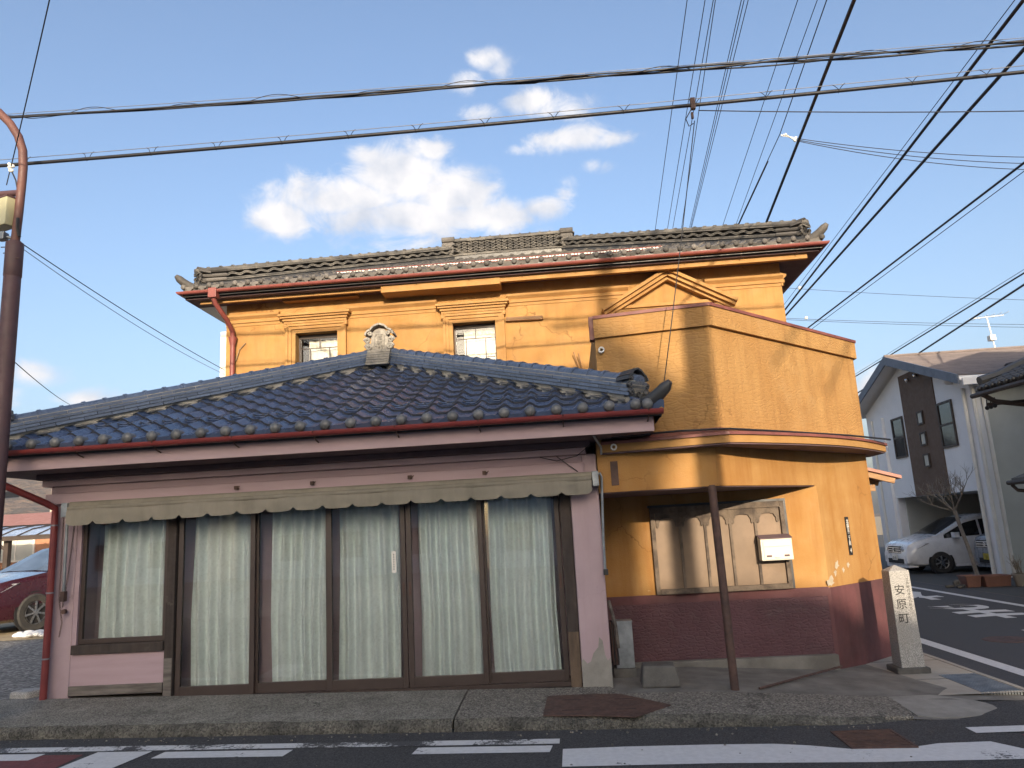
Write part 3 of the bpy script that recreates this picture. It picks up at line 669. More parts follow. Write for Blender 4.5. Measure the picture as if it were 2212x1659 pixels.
# scalloped white mortar showing under the hips
for (cx, sx) in ((EX1, -1), (EX0, 1)):
    q = MB(); prev = None
    for k in range(1, 60):
        t = .22+k*.058
        if t > AY-EY-.12: break
        w = .13+.035*math.sin(k*1.37)+random.uniform(-.015, .015); x = cx+sx*t; y = EY+t
        a = (x-sx*.0, y, EZ+SL*t+.055); c = (x+sx*w*.5, y-w*.9, EZ+SL*(t-w*.9)+.020)
        if prev: q.quad(prev[0], a, c, prev[1])
        prev = (a, c)
    q.build('mortar_fillet', pmat('dull_mortar', (.17, .165, .16), .95, (.08, .08, .08), 9, bump=.6, bscale=40), shop, smooth='all', fix=False)

def ornament(name, s, m, mat, parent, letters, lm, roofed=True):
    """ridge-end ornament tile facing local -y: arched hood, tablet, two scrolls each side"""
    b = MB()
    half = [(0, .0), (.12, .0), (.20, .02), (.22, .08), (.20, .12), (.15, .14), (.145, .24), (.13, .30)]
    poly = [(x, z) for x, z in half]+[(-x, z) for x, z in half[::-1]]
    pts_ = [(x*s, z*s) for x, z in poly]
    n = len(pts_); v0 = len(b.v)
    b.v += [(x, -.05*s, z) for x, z in pts_]+[(x, .06*s, z) for x, z in pts_]
    b.f += [tuple(range(v0, v0+n)), tuple(v0+n+n-1-i for i in range(n))]+[(v0+i, v0+n+i, v0+n+(i+1) % n, v0+(i+1) % n) for i in range(n)]
    # hood
    top_ = [(-.225, .275), (-.205, .335), (-.14, .365), (-.085, .425), (0, .455), (.085, .425), (.14, .365), (.205, .335), (.225, .275)]
    for (x0, z0), (x1, z1) in zip(top_, top_[1:]):
        dx, dz = x1-x0, z1-z0; l_ = math.hypot(dx, dz); nx, nz = -dz/l_*.03, dx/l_*.03
        b.add(MB().prism([(x0, -.10), (x1, -.10), (x1, .16), (x0, .16)], 0, 1), None) if False else None
        p = [(x0*s, z0*s), (x1*s, z1*s), ((x1+nx)*s, (z1+nz)*s), ((x0+nx)*s, (z0+nz)*s)]
        k0 = len(b.v); b.v += [(x, -.10*s, z) for x, z in p]+[(x, .17*s, z) for x, z in p]
        b.f += [tuple(k0+i for i in q_) for q_ in ((0, 1, 2, 3), (7, 6, 5, 4), (0, 4, 5, 1), (1, 5, 6, 2), (2, 6, 7, 3), (3, 7, 4, 0))]
    inn = [(-.19, .27), (-.14, .33), (-.08, .385), (0, .41), (.08, .385), (.14, .33), (.19, .27), (.0, .24)]
    k0 = len(b.v); b.v += [(x*s, -.02*s, z*s) for x, z in inn]+[(x*s, .1*s, z*s) for x, z in inn]; k = len(inn)
    b.f += [tuple(range(k0, k0+k)), tuple(k0+k+k-1-i for i in range(k))]+[(k0+i, k0+k+i, k0+k+(i+1) % k, k0+(i+1) % k) for i in range(k)]
    # scrolls
    for sx in (-1, 1):
        for cx, cz, rr_, tn in ((.185, .075, .062, 1.6), (.205, .185, .055, 1.4), (.155, .30, .035, 1.2)):
            path = []
            for i in range(22):
                t = i/21; a = t*tn*2*PI; q_ = rr_*(1-.78*t)
                path.append((sx*(cx+q_*math.cos(a))*s, (-.075-.02*t)*s, (cz+q_*math.sin(a))*s))
            b.tube(path, .019*s, 6)
            b.ball((sx*cx*s, -.05*s, cz*s), rr_*.72*s, 8, 5)
    b.lathe([(.022*s, -.07*s), (.045*s, -.085*s), (.05*s, -.05*s)], 10, (0, 0, .045*s), 'Y')
    o = bpy.data.objects.new(name, b.mesh(name, mat, True)); COL.objects.link(o); o.parent = parent
    o.matrix_parent_inverse = (WM[parent.name] if parent.name in WM else Matrix()).inverted(); o.matrix_basis = m
    rim = MB()
    tp = [(-.075, .09), (.075, .09), (.085, .26), (.05, .295), (-.05, .295), (-.085, .26), (-.075, .09)]
    rim.tube([(x*s, -.055*s, z*s) for x, z in tp], .011*s, 5)
    r_o = bpy.data.objects.new('tablet_rim', rim.mesh('tablet_rim', mat, True)); COL.objects.link(r_o); local(r_o, o)
    for i, ch in enumerate(letters):
        me = textmesh(ch, .115*s, lm, .012*s, 'raised_lettering')
        piece('raised_lettering', me, o, Matrix.Translation((0, -.055*s, (.235-.105*i)*s)) @ Matrix.Rotation(PI/2, 4, 'X'))
    return o
M_onlet = pmat('pale_raised_lettering', (.36, .34, .31), .7)
# apex ornament on its little stack of courses
MB().box(AX-.16, AX+.16, AY-.20, AY+.1, AZ-.10, AZ+.15).build('ridge_end_block', M_mortar, shop)
me_ = slabm('ridge_tile', .36, .30, .040, M_onil)
for j in range(6):
    o = bpy.data.objects.new('ridge_tile', me_); COL.objects.link(o); o.parent = shop; o.matrix_parent_inverse = WM[shop.name].inverted()
    o.matrix_basis = Matrix.Translation((AX-.18+.003*j, AY-.30+.012*j, AZ-.09+j*.041))
ornament('ridge_end_ornament', .92, Matrix.Translation((AX, AY-.22, AZ+.155)), M_onil, shop, '橋吉', M_onil)
# corner ornament, looking outward along the hip
dv = Vector((1, -1, 0)).normalized()
mo = Matrix((Vector((1, 1, 0)).normalized(), -dv, Vector((0, 0, 1)))).transposed().to_4x4(); 
mo.translation = Vector((EX1, EY, EZ))+Vector((-.225, .225, SL*.225+.02))
ornament('ridge_end_ornament', .66, mo, M_onid, shop, '橋寿', M_onlet)
mo2 = Matrix((Vector((-1, 1, 0)).normalized()*-1, Vector((1, 1, 0)).normalized(), Vector((0, 0, 1)))).transposed().to_4x4(); mo2.translation = Vector((EX0, EY, EZ))+Vector((.235, .235, SL*.235+.045))
ornament('ridge_end_ornament', .66, mo2, M_onid, shop, '橋寿', M_onlet)
def horn(corner, dv, s, mat, parent, nm='corner_tile'):
    """upturned corner eave tile"""
    c = Vector(corner); b = MB(); pth = []; rd = []
    for i in range(11):
        t = i/10; p = c+dv*(lerp(-.42, .13, t)*s)+Vector((0, 0, (-.01+.22*max(0, t-.25)**1.8*1.6)*s)); pth.append(p); rd.append(lerp(.10, .058, t)*s if i < 10 else .03*s)
    b.tube(pth, rd, 10)
    return b.build(nm, mat, parent, smooth=True)
horn((EX1, EY, EZ+.01), Vector((1, -.75, 0)).normalized(), 1.0, M_onid, shop)
horn((EX0, EY, EZ+.01), Vector((-1, -.75, 0)).normalized(), 1.0, M_onid, shop)

# gutters and downpipe
gprof = [(math.cos(a)*.052, math.sin(a)*.052) for a in steps(PI, 2*PI, 8)]+[(math.cos(a)*.046, math.sin(a)*.046) for a in steps(2*PI, PI, 8)]
MB().extr(gprof, [(EX0-.07, 4.6, 2.80), (EX0-.07, EY-.075, 2.80), (EX1+.01, EY-.075, 2.80)]).build('gutter', M_gutd, shop, smooth=True)
for i in range(9):
    x = EX0+.5+i*.86
    q = MB().tube([(x, EY+.06, 2.70), (x, EY-.02, 2.715), (x, EY-.075, 2.742), (x, EY-.135, 2.80)], .007, 5); q.build('gutter_bracket', M_rust, shop)
gx_ = -6.17; gyy = EY-.075
q = MB().lathe([(.052, .0), (.075, .05), (.085, .16), (.06, .16)], 4, (0, 0, 0)); 
MB().box(gx_-.06, gx_+.06, gyy-.06, gyy+.06, 2.66, 2.80).build('rain_hopper', M_gutd, shop, bevel=.012)
MB().tube([(gx_, gyy, 2.70), (gx_+.01, gyy+.01, 2.56), (gx_+.05, gyy+.05, 2.50), (-5.90, -.17, 2.27), (-5.845, -.085, 2.21), (-5.845, -.08, 2.1), (-5.845, -.08, 1.0), (-5.85, -.08, pav(-5.85, 0)-.02)], .038, 12).build('downpipe', M_gutd, shop, smooth=True)
for z in (2.02, 1.28, .58): MB().lathe([(.0395, -.008), (.043, -.008), (.043, .008), (.0395, .008)], 14, (-5.845, -.08, z)).build('pipe_clip', M_galv, shop)

# shop window (left) and five sliding doors
def glazed(nm, x0, x1, z0, z1, y, st=.05, bot=.10, topr=.06, handle=None):
    f = MB()
    f.box(x0, x0+st, y, y+.04, z0, z1).box(x1-st, x1, y, y+.04, z0, z1).box(x0+st, x1-st, y, y+.04, z0, z0+bot).box(x0+st, x1-st, y, y+.04, z1-topr, z1)
    o = f.build(nm, M_brown, shop, bevel=.003)
    MB().box(x0+st-.003, x1-st+.003, y+.017, y+.022, z0+bot-.003, z1-topr+.003).build('pane', M_glass, o)
    if handle is not None: MB().box(handle-.011, handle+.011, y-.004, y+.002, 1.05, 1.20).build('handle', M_rust, o)
    return o
glazed('shop_window', -5.565, -4.548, .705, 2.18, .03, .045, .05)
MB().box(-5.60, -4.548, -.035, .2, .60, .70).build('window_sill', M_wood, shop, bevel=.004)
MB().box(-5.615, -4.548, .0, .2, .27, .60).build('apron_panel', M_pinkw, shop)
MB().box(-5.615, -4.548, -.02, .2, .17, .27).build('base_board', M_woodg, shop, bevel=.004)
MB().box(-5.615, -5.565, .0, .2, .60, 2.26).build('window_jamb', M_pinkw, shop)
zt = 2.19
spans = [(-4.43, -3.545), (-3.575, -2.70), (-2.73, -1.845), (-1.835, -.985), (-1.015, -.135)]
for i, (a, c) in enumerate(spans):
    glazed('sliding_door', a, c, .105, zt, .025+(.045 if i in (1, 4) else 0), .055, .105, .06, handle={0: None, 1: -3.545, 2: -1.875, 3: -1.805, 4: -.165}[i])
MB().box(-4.445, -.125, -.01, .2, .06, .104).build('door_track', M_brown, shop)
MB().box(-2.005+.0, -1.955, .0405, .0415, 1.30, 1.53).build('sticker', M_white, shop)
for i in range(7): MB().box(-1.985, -1.975, .0398, .0405, 1.33+i*.026, 1.345+i*.026).build('sticker_lettering', M_ink, shop)
# awning
aw = MB(); n_ = 144; ax0, ax1 = -5.60, .235
rows = []
for i in range(n_+1):
    x = lerp(ax0, ax1, i/n_); t = (x-ax0)/.324; ph = t % 1
    sc = .040*(1-abs(2*ph-1)**7)
    sag = .018*math.sin(PI*i/n_)-.02*(1-i/n_)
    w = .010*math.sin(x*5)+.006*math.sin(x*17)
    zt_ = 2.165+sag*.3+.0*x
    rows.append([(x, -.10, 2.235), (x, -.205+w*.5, 2.205), (x, -.235+w, 2.155), (x, -.24+w*1.6, 2.10), (x, -.235+w*2, 2.055-sc+sag), ])
for i in range(n_):
    for j in range(4): aw.quad(rows[i][j], rows[i+1][j], rows[i+1][j+1], rows[i][j+1])
awo = aw.build('awning', M_awn, shop, smooth='all')
MB().tube([(ax0-.04, -.115, 2.225), (ax1+.05, -.115, 2.215)], .045, 12).build('roller', M_awn, awo, smooth=True)
MB().tube([(ax0, -.215, 2.19), (ax1, -.215, 2.18)], .022, 8).build('front_bar', M_awn, awo, smooth=True)
for x in (ax0-.07, ax1+.045):
    MB().box(x-.035, x+.035, -.19, -.01, 2.10, 2.26).build('bracket', M_galv, awo, bevel=.006)
MB().tube([(ax1+.05, -.12, 2.235), (ax1+.10, -.12, 2.235), (ax1+.115, -.12, 2.20), (ax1+.085, -.09, 1.55), (ax1+.08, -.085, 1.2)], .014, 8).build('crank_rod', M_galv, awo, smooth=True)
MB().box(ax1+.06, ax1+.11, -.115, -.07, 1.17, 1.23).build('crank_handle', M_blackg, awo, bevel=.005)
MB().tube([(ax0-.06, -.13, 2.14), (ax0-.065, -.12, 1.6), (ax0-.075, -.10, 1.28)], .017, 8).build('crank_rod', M_galv, awo, smooth=True)
def chain(pts_, nm, parent):
    q = MB(); P = [Vector(p) for p in pts_]
    for a, c in zip(P, P[1:]):
        k = max(1, int((c-a).length/.028)); d = (c-a).normalized()
        for i in range(k):
            p = a+(c-a)*((i+.5)/k); sd = Vector((1, 0, 0)) if i % 2 else Vector((0, 1, 0))
            ring = [p+d*(.017*math.cos(t))+sd*(.008*math.sin(t)) for t in steps(0, 2*PI, 8)]
            q.tube(ring, .0032, 4, False)
    return q.build(nm, M_rust, parent)
chain([(ax0-.095, -.14, 2.09), (ax0-.105, -.12, 1.2), (ax0-.10, -.06, .95), (ax0-.13, -.05, .80)], 'chain', awo)
chain([(ax0+.01, -.10, 2.03), (ax0-.04, -.09, 1.45), (ax0-.09, -.08, 1.12)], 'chain', awo)
MB().box(ax0-.10, ax0-.055, -.12, -.06, 1.18, 1.29).build('crank_joint', M_rust, awo, bevel=.005)
MB().lathe([(.001, -.02), (.026, -.02), (.026, .02), (.001, .02)], 12, (ax0-.075, -.07, 1.07), 'Y').build('pulley', M_rust, awo)
for x in (-3.72, -2.85, -1.75, -.92): 
    q = MB().box(x-.02, x+.02, -.11, -.075, 2.30, 2.34); q.tube([(x, -.10, 2.32), (x+.03, -.125, 2.315), (x+.05, -.12, 2.335)], .006, 5); q.build('hook', M_rust, shop)
# old conduit and loose leads under the right end of the eave
MB().tube([(.25, -.60, 2.76), (.255, -.58, 2.66), (.30, -.45, 2.58), (.36, -.30, 2.50), (.36, -.24, 2.43)], .013, 8).build('conduit', M_galv, shop, smooth=True)
MB().tube([(-.3, -.09, 2.45), (-.12, -.10, 2.40), (.1, -.11, 2.44), (.27, -.16, 2.56)], .005, 5).build('loose_lead', M_cable, shop)
MB().tube([(-.12, -.09, 2.45), (.0, -.10, 2.35), (.10, -.1, 2.27)], .005, 5).build('loose_lead', M_cable, shop)

# curtains behind the glass, each hanging on its own rail
def curtain(x0, x1, z0, z1, y, label, mat=M_curt, folds=.13, amp=.044, seed=0, group='curtains behind the shop glass'):
    rd = random.Random(seed); b = MB(); n = max(24, int((x1-x0)/.007)); ph = [rd.uniform(0, 6) for _ in range(4)]
    zs = [z0, lerp(z0, z1, .35), lerp(z0, z1, .7), z1-.12, z1]
    for i in range(n):
        for j in range(len(zs)-1):
            def P(i, j):
                x = lerp(x0, x1, i/n); z = zs[j]; k = (z-z0)/(z1-z0)
                u = x+.02*math.sin(x*11+ph[0])*(1-k)+.015*math.sin(z*2+ph[1])
                yy = math.sin(2*PI*u/folds+ph[2])+.45*math.sin(2*PI*u/(folds*.57)+ph[3])
                yy = math.sin(2*PI*u/folds+ph[2]+.8*math.sin(u*5+ph[3]))+.25*math.sin(2*PI*u/(folds*2.3)+ph[3])
                return (x+(.012*math.sin(z*3+ph[0]))*(1-k), y+amp*yy*(.75+.25*k), z)
            b.quad(P(i, j), P(i+1, j), P(i+1, j+1), P(i, j+1))
    o = b.build('curtain', mat, None, smooth='all'); return tag(o, label, 'curtain', group)
curtain(-5.42, -4.60, .74, 2.2, .19, 'pale mint curtain in the short shop window above the pink apron panel', seed=1)
CL = ['pale mint curtain in the sliding door next to the short window', 'pale mint curtain in the second sliding door from the short window', 'pale mint curtain behind the white sticker, in the third sliding door',
      'pale mint curtain in the sliding door just right of the stickered one', 'pale mint curtain in the sliding door beside the charred wooden post']
for i, (a, c) in enumerate(spans): curtain(a+.05+(.02, .10, .03, .05, .02)[i], c-.05-(.03, .0, .06, .02, .04)[i], .17, 2.2, .23, CL[i], folds=(.135, .115, .15, .125, .105)[i], amp=(.046, .042, .046, .046, .040)[i], seed=3+i)

# ------------------------------------------------------------------ yellow plaster building
yb_ = empty('yellow_building', (-1.0, 4.7, 0), 'two storey yellow plaster building with grey tiled hip roof, pediment and chamfered corner porch', 'building')
FY = 4.70
holes = [(-4.80, -4.02, 4.1, 5.45), (-1.90, -1.13, 4.1, 5.42)]
MB().wall(-6.12, 3.96, -.2, 6.20, FY, FY+.24, holes).build('wall', M_yel, yb_)
MB().box(-6.12, 3.96, FY+.42, 12.1, -.2, 6.2).build('wall_body', M_yel, yb_)
q = MB().box(-6.12, -5.9, FY+.24, FY+.42, -.2, 6.2).box(3.7, 3.96, FY+.24, FY+.42, -.2, 6.2).box(-3.9, -2.0, FY+.24, FY+.42, -.2, 6.2).box(-1.0, 3.7, FY+.24, FY+.42, -.2, 6.2); q.build('wall_core', M_yel, yb_)
MB().box(-6.24, -6.122, FY+.03, FY+.5, 3.0, 5.60).build('white_corner_board', M_white, yb_)
MB().box(-6.17, -6.122, FY+.5, 12.1, -.2, 5.6).build('side_wall_plaster', M_white, yb_)
# string moulding and frieze
def mould(x0, x1, prof, nm='moulding', ends=True):
    return MB().extr(prof, [(x0, FY+.002, 0), (x1, FY+.002, 0)]).build(nm, M_yelT, yb_)
def P3(z, o=0): return [(-.01, z), (.015+o, z), (.02+o, z+.05), (.045+o, z+.055), (.05+o, z+.10), (.03+o, z+.12), (.085+o, z+.17), (.09+o, z+.205), (-.01, z+.24)]
for a, c in ((-6.12, -5.1), (-3.84, -2.17), (-.90, 1.28), (2.62, 3.985)): mould(a, c, P3(5.665))
MB().extr([(-.0, 5.665+o) for o in (0,)] and P3(5.665), [(3.962, FY-.03, 0), (3.962, 12.1, 0)]).build('moulding', M_yelT, yb_)
# box cornice under the eave and the deeper boxed stretch over the second window
MB().box(-6.66, 4.5, FY-.5, FY+.0, 6.085, 6.11).build('soffit', M_soff, yb_)
MB().box(3.962, 4.5, FY, 12.6, 6.085, 6.11).build('soffit', M_soff, yb_)
MB().box(-6.66, -6.122, FY, 12.6, 6.085, 6.11).build('soffit', M_white, yb_)
MB().box(-6.45, -3.1, FY-.36, FY-.30, 6.03, 6.085).build('eave_board', M_yelT, yb_)
MB().box(-.97, 4.32, FY-.42, FY-.34, 6.0, 6.085).build('eave_board', M_yelT, yb_)
MB().box(-3.1, -.97, FY-.44, FY-.05, 5.96, 6.085).build('boxed_beam', M_yelT, yb_, bevel=.006)
MB().box(-5.0, -3.6, FY-.16, FY-.0, 6.035, 6.084).build('loose_board', M_yelT, yb_)
# second-storey windows
def upper_window(x0, x1, zt, label, seed):
    m = MB()
    for (o, w, pr) in ((.0, .07, .035), (.07, .055, .06), (.125, .045, .085)):
        m.box(x0-o-w, x0-o, FY-pr, FY+.004, 4.1, zt+o+w).box(x1+o, x1+o+w, FY-pr, FY+.004, 4.1, zt+o+w).box(x0-o, x1+o, FY-pr, FY+.004, zt+o, zt+o+w)
    w_ = m.build('window', M_yelT, yb_)
    h = MB(); xa, xb = x0-.19, x1+.19
    for i, (o, z0, z1, pr) in enumerate(((0, zt+.17, zt+.215, .10), (.02, zt+.215, zt+.26, .13), (.055, zt+.26, zt+.295, .17), (.085, zt+.295, zt+.335, .205))):
        h.box(xa-o, xb+o, FY-pr, FY+.004, z0, z1)
    h.build('hood', M_yelT, w_)
    for x in (xa-.01, xb-.05): MB().box(x, x+.06, FY-.10, FY+.004, zt+.08, zt+.168).build('corbel', M_yelT, w_, bevel=.01)
    yg = FY+.17
    f = MB().box(x0, x0+.03, yg-.02, yg+.02, 4.1, zt).box(x1-.03, x1, yg-.02, yg+.02, 4.1, zt).box(x0+.03, x1-.03, yg-.02, yg+.02, zt-.07, zt)
    xm = (x0+x1)/2
    f.box(xm-.008, xm+.008, yg-.01, yg+.01, zt-.25, zt-.07).box(x0+.03, x1-.03, yg-.012, yg+.012, zt-.262, zt-.25)
    f.box(x0+.20, x0+.216, yg-.01, yg+.01, 4.1, zt-.262).box(x1-.215, x1-.20, yg-.01, yg+.01, 4.1, zt-.262)
    f.box(x0+.03, x0+.20, yg-.008, yg+.008, zt-.68, zt-.668).box(x1-.20, x1-.03, yg-.008, yg+.008, zt-.62, zt-.608)
    f.build('window_frame', M_brown, w_)
    MB().box(x0+.02, x1-.02, yg+.002, yg+.006, 4.1, zt-.05).build('pane', M_glass, w_)
    curtain(x0+.16, x1-.02, 4.1, zt-.02, yg+.10, label, M_curtw, .16, .012, seed, 'curtains in the upper windows')
upper_window(-4.80, -4.02, 5.45, 'creased white curtain in the upper window nearest the red downpipe', 21)
upper_window(-1.90, -1.13, 5.42, 'creased white curtain in the upper window nearest the pediment', 22)
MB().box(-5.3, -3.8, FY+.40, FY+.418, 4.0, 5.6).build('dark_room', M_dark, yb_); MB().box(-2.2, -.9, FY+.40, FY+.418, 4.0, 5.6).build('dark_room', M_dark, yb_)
MB().obox(Matrix.Translation((-.6, FY-.05, 5.405)) @ Matrix.Rotation(.02, 4, 'Y'), -.33, .33, -.03, .045, -.035, .035).build('wooden_batten', M_woody, yb_, bevel=.008)
for a in ((.30, 4.45, .14), (.36, 4.42, .1)): MB().tube([(a[0], FY-.05, a[1]), (a[0]-a[2]*.5, FY-.14, a[1]+.26)], .012, 5).build('broken_stick', M_woody, yb_)
# pediment
ax_, az_ = 1.96, 6.02
def rake(xe, ze, pr, t0, t1):
    d = Vector((ax_-xe, 0, az_-ze)); L_ = d.length; d.normalize(); up = Vector((-d.z, 0, d.x)) if d.x > 0 else Vector((d.z, 0, -d.x))
    a = Vector((xe, 0, ze)); p = Vector((ax_, 0, az_))
    k = 1/abs(up.z)
    pts_ = [a+up*t0, p+Vector((0, 0, t0*k)), p+Vector((0, 0, t1*k)), a+up*t1]
    b = MB(); b.v = [(q_.x, FY-pr, q_.z) for q_ in pts_]+[(q_.x, FY+.003, q_.z) for q_ in pts_]
    b.f = [(0, 1, 2, 3), (7, 6, 5, 4), (0, 4, 5, 1), (1, 5, 6, 2), (2, 6, 7, 3), (3, 7, 4, 0)]; return b
ped = MB()
for xe in (.80, 3.10):
    for pr, t0, t1 in ((.17, -.11, -.06), (.24, -.06, .0), (.30, .0, .055)): ped.add(rake(xe, 5.37, pr, t0, t1))
po = ped.build('pediment', M_yelT, yb_)
q = MB(); q.v = [(1.02, FY-.03, 5.40), (2.9, FY-.03, 5.40), (1.96, FY-.03, 5.93)]; q.f = [(0, 1, 2)]; q.build('tympanum', M_yel, po)
MB().box(.98, 2.94, FY-.10, FY+.002, 5.44, 5.50).build('base_moulding', M_yelT, po, bevel=.008)
MB().box(1.03, 2.89, FY-.14, FY+.002, 5.32, 5.41).build('base_moulding', M_yelT, po, bevel=.008)

# old tiled hip roof
OX0, OX1, OY, OZ, OS = -6.66, 4.53, 4.12, 6.29, .415
RAX, RAY = (OX0+OX1)/2, OY+4.30
RX0, RX1 = OX0+4.30, OX1-4.30
oz = lambda d: OZ+OS*d
q = MB(); e = .04; ZR = oz(4.30)-e; yB = RAY+4.30
q.quad((OX0, OY, OZ-e), (OX1, OY, OZ-e), (RX1, RAY, ZR), (RX0, RAY, ZR)); q.quad((OX1, OY, OZ-e), (OX1, yB, OZ-e), (RX1, RAY, ZR))
q.quad((OX0, yB, OZ-e), (OX0, OY, OZ-e), (RX0, RAY, ZR)); q.quad((OX1, yB, OZ-e), (OX0, yB, OZ-e), (RX0, RAY, ZR), (RX1, RAY, ZR))
q.quad((OX0, OY, OZ-e), (OX0, OY, 6.11), (OX1, OY, 6.11), (OX1, OY, OZ-e)); q.quad((OX1, OY, OZ-e), (OX1, OY, 6.11), (OX1, yB, 6.11), (OX1, yB, OZ-e)); q.quad((OX0, yB, OZ-e), (OX0, yB, 6.11), (OX0, OY, 6.11), (OX0, OY, OZ-e))
oroof = q.build('roof', M_onid, yb_, fix=False)
OW = (OX1-OX0)/47; OL = .255; sth2 = math.atan(OS); ody = OL*math.cos(sth2)
to = tile_mesh('roof_tile', OW, OL+.06, .018, .027, M_old, .01, nu=8)
toe = tile_mesh('eave_tile', OW, OL+.06, .018, .027, M_old, .05, nu=8)
kno = knob('eave_knob', .050, M_old)
rest = MB(); cnt = 0
for r_ in range(17):
    y = OY-.02+r_*ody
    for c_ in range(47):
        x = OX0+c_*OW; xm = x+OW/2
        if min(xm-OX0, OX1-xm) < (y+ody*.35-OY): continue
        m = Matrix.Translation((x, y, oz(y-OY)-.010+random.uniform(-.007, .007))) @ Matrix.Rotation(sth2, 4, 'X') @ Matrix.Rotation(random.uniform(-.03, .03), 4, 'Z') @ Matrix.Rotation(random.uniform(-.03, .03), 4, 'Y')
        if r_ < 7 and cnt < 295: piece('eave_tile' if r_ == 0 else 'roof_tile', toe if r_ == 0 else to, oroof, m); cnt += 1
        else:
            t_ = MB(); t_.v = [tuple(v.co) for v in to.vertices]; t_.f = [tuple(p.vertices) for p in to.polygons]; rest.add(t_, m)
o = rest.build('upper_tiles', M_old, oroof, smooth=True, fix=False); o['kind'] = 'stuff'
for c_ in range(48):
    piece('eave_knob', kno, oroof, Matrix.Translation((OX0+c_*OW+.012, OY-.03, OZ+.005+random.uniform(-.004, .004))))
# lobed lips hanging from the eave tiles of the left stretch
lb = MB(); lob = [(-.085, .03), (-.07, -.012), (-.045, -.02), (-.035, -.042), (.0, -.062), (.035, -.042), (.045, -.02), (.07, -.012), (.085, .03)]
n = len(lob); lb.v = [(x, 0, z) for x, z in lob]+[(x, .015, z) for x, z in lob]; lb.f = [tuple(range(n)), tuple(2*n-1-i for i in range(n))]+[(i, n+i, n+(i+1) % n, (i+1) % n) for i in range(n)]
lbm = lb.mesh('eave_lip', M_old)
for c_ in range(17): piece('eave_lip', lbm, oroof, Matrix.Translation((OX0+c_*OW+OW*.53, OY-.033, OZ-.03)))
# openwork hips and main ridge
def openridge(a, p, rowsN, nm, h=.062, lw=.20, start=.0, stop=.0, up=.02):
    a, p = Vector(a), Vector(p); d = p-a; n = d.normalized(); s = n.cross(Vector((0, 0, 1))).normalized(); u = s.cross(n)
    m = Matrix((n, -s, u)).transposed().to_4x4(); m.translation = a+n*start+Vector((0, 0, up)); Lt = d.length-start-stop
    c = bpy.data.objects.new(nm, MB().box(0, Lt, -lw/2, lw/2, -.10, .045).mesh(nm, M_onid)); COL.objects.link(c); c.parent = yb_; c.matrix_parent_inverse = WM[yb_.name].inverted(); c.matrix_basis = m
    mA, mB = slabm('ridge_tile', .42, lw+.05, .030, M_oldr), slabm('ridge_tile', .42, lw+.02, .028, M_oldr)
    H = .045+.03
    x = 0; k = 0
    while x < Lt-.1:
        piece('ridge_tile', mA, c, Matrix.Translation((x, random.uniform(-.006, .006), .012+random.uniform(-.003, .003)))); piece('ridge_tile', mB, c, Matrix.Translation((x-.2 if k else x, random.uniform(-.006, .006), .045)))
        x += .42; k += 1
    for j in range(rowsN):
        nseg = int(Lt/.27); N_ = nseg*8; z0 = H+.012+j*h
        for sgn in ((1, -1) if rowsN > 1 else (1,)):
            for off in ((0,) if rowsN > 1 else (0, .026)):
                pth = [(Lt*i/N_, z0+h*.5+sgn*h*.34*math.sin(2*PI*i/8+j*PI)+off) for i in range(N_+1)]
                for y0, y1 in ((-lw*.5, -lw*.5+.05), (lw*.5-.05, lw*.5)) if rowsN == 1 else ((-lw*.45, lw*.45),):
                    w = MB(); t = .008
                    for xa, za in pth: w.v += [(xa, y0, za-t), (xa, y1, za-t), (xa, y1, za+t), (xa, y0, za+t)]
                    for i in range(N_):
                        a_, b__ = i*4, i*4+4
                        w.f += [(a_+k_, b__+k_, b__+(k_+1) % 4, a_+(k_+1) % 4) for k_ in range(4)]
                    o = bpy.data.objects.new('wave_course', w.mesh('wave_course', M_oldr, False, False)); COL.objects.link(o); local(o, c)
    zt2 = H+.02+rowsN*h+(.03 if rowsN == 1 else 0)
    if rowsN == 1:
        o = bpy.data.objects.new('ridge_core', MB().box(0, Lt, -.03, .03, 0, zt2).mesh('ridge_core', M_dark)); COL.objects.link(o); local(o, c)
    x = 0; k = 0
    while x < Lt-.1:
        piece('ridge_tile', mA, c, Matrix.Translation((x, random.uniform(-.006, .006), zt2))); piece('ridge_tile', mB, c, Matrix.Translation((x-.2 if k else x, random.uniform(-.006, .006), zt2+.031))); x += .42; k += 1
    cm = capped('ridge_cap', .062, .23, M_oldr, .018, 6); x = 0
    while x < Lt-.2: piece('ridge_cap', cm, c, Matrix.Translation((x, 0, zt2+.058))); x += .235
    return c, m, zt2
openridge((OX0, OY, OZ), (RX0, RAY, oz(4.30)), 1, 'hip_ridge', start=.28, stop=-.1)
openridge((OX1, OY, OZ), (RX1, RAY, oz(4.30)), 1, 'hip_ridge', start=.28, stop=-.1)
openridge((OX0, yB, OZ), (RX0, RAY, oz(4.30)), 1, 'hip_ridge', start=.28, stop=0)
openridge((OX1, yB, OZ), (RX1, RAY, oz(4.30)), 1, 'hip_ridge', start=.28, stop=0)
openridge((RX0-.06, RAY, oz(4.30)), (RX1+.06, RAY, oz(4.30)), 4, 'main_ridge', h=.066)
for x in (RX0-.10, RX1+.10):
    MB().box(x-.13, x+.13, RAY-.16, RAY+.16, oz(4.3)+.05, oz(4.3)+.36).tube([(x-.15, RAY-.10, oz(4.3)+.44), (x+.15, RAY-.10, oz(4.3)+.44)], .075, 8).tube([(x-.15, RAY-.12, oz(4.3)+.30), (x+.15, RAY-.12, oz(4.3)+.30)], .05, 8).build('ridge_end', M_old, yb_, bevel=.01)
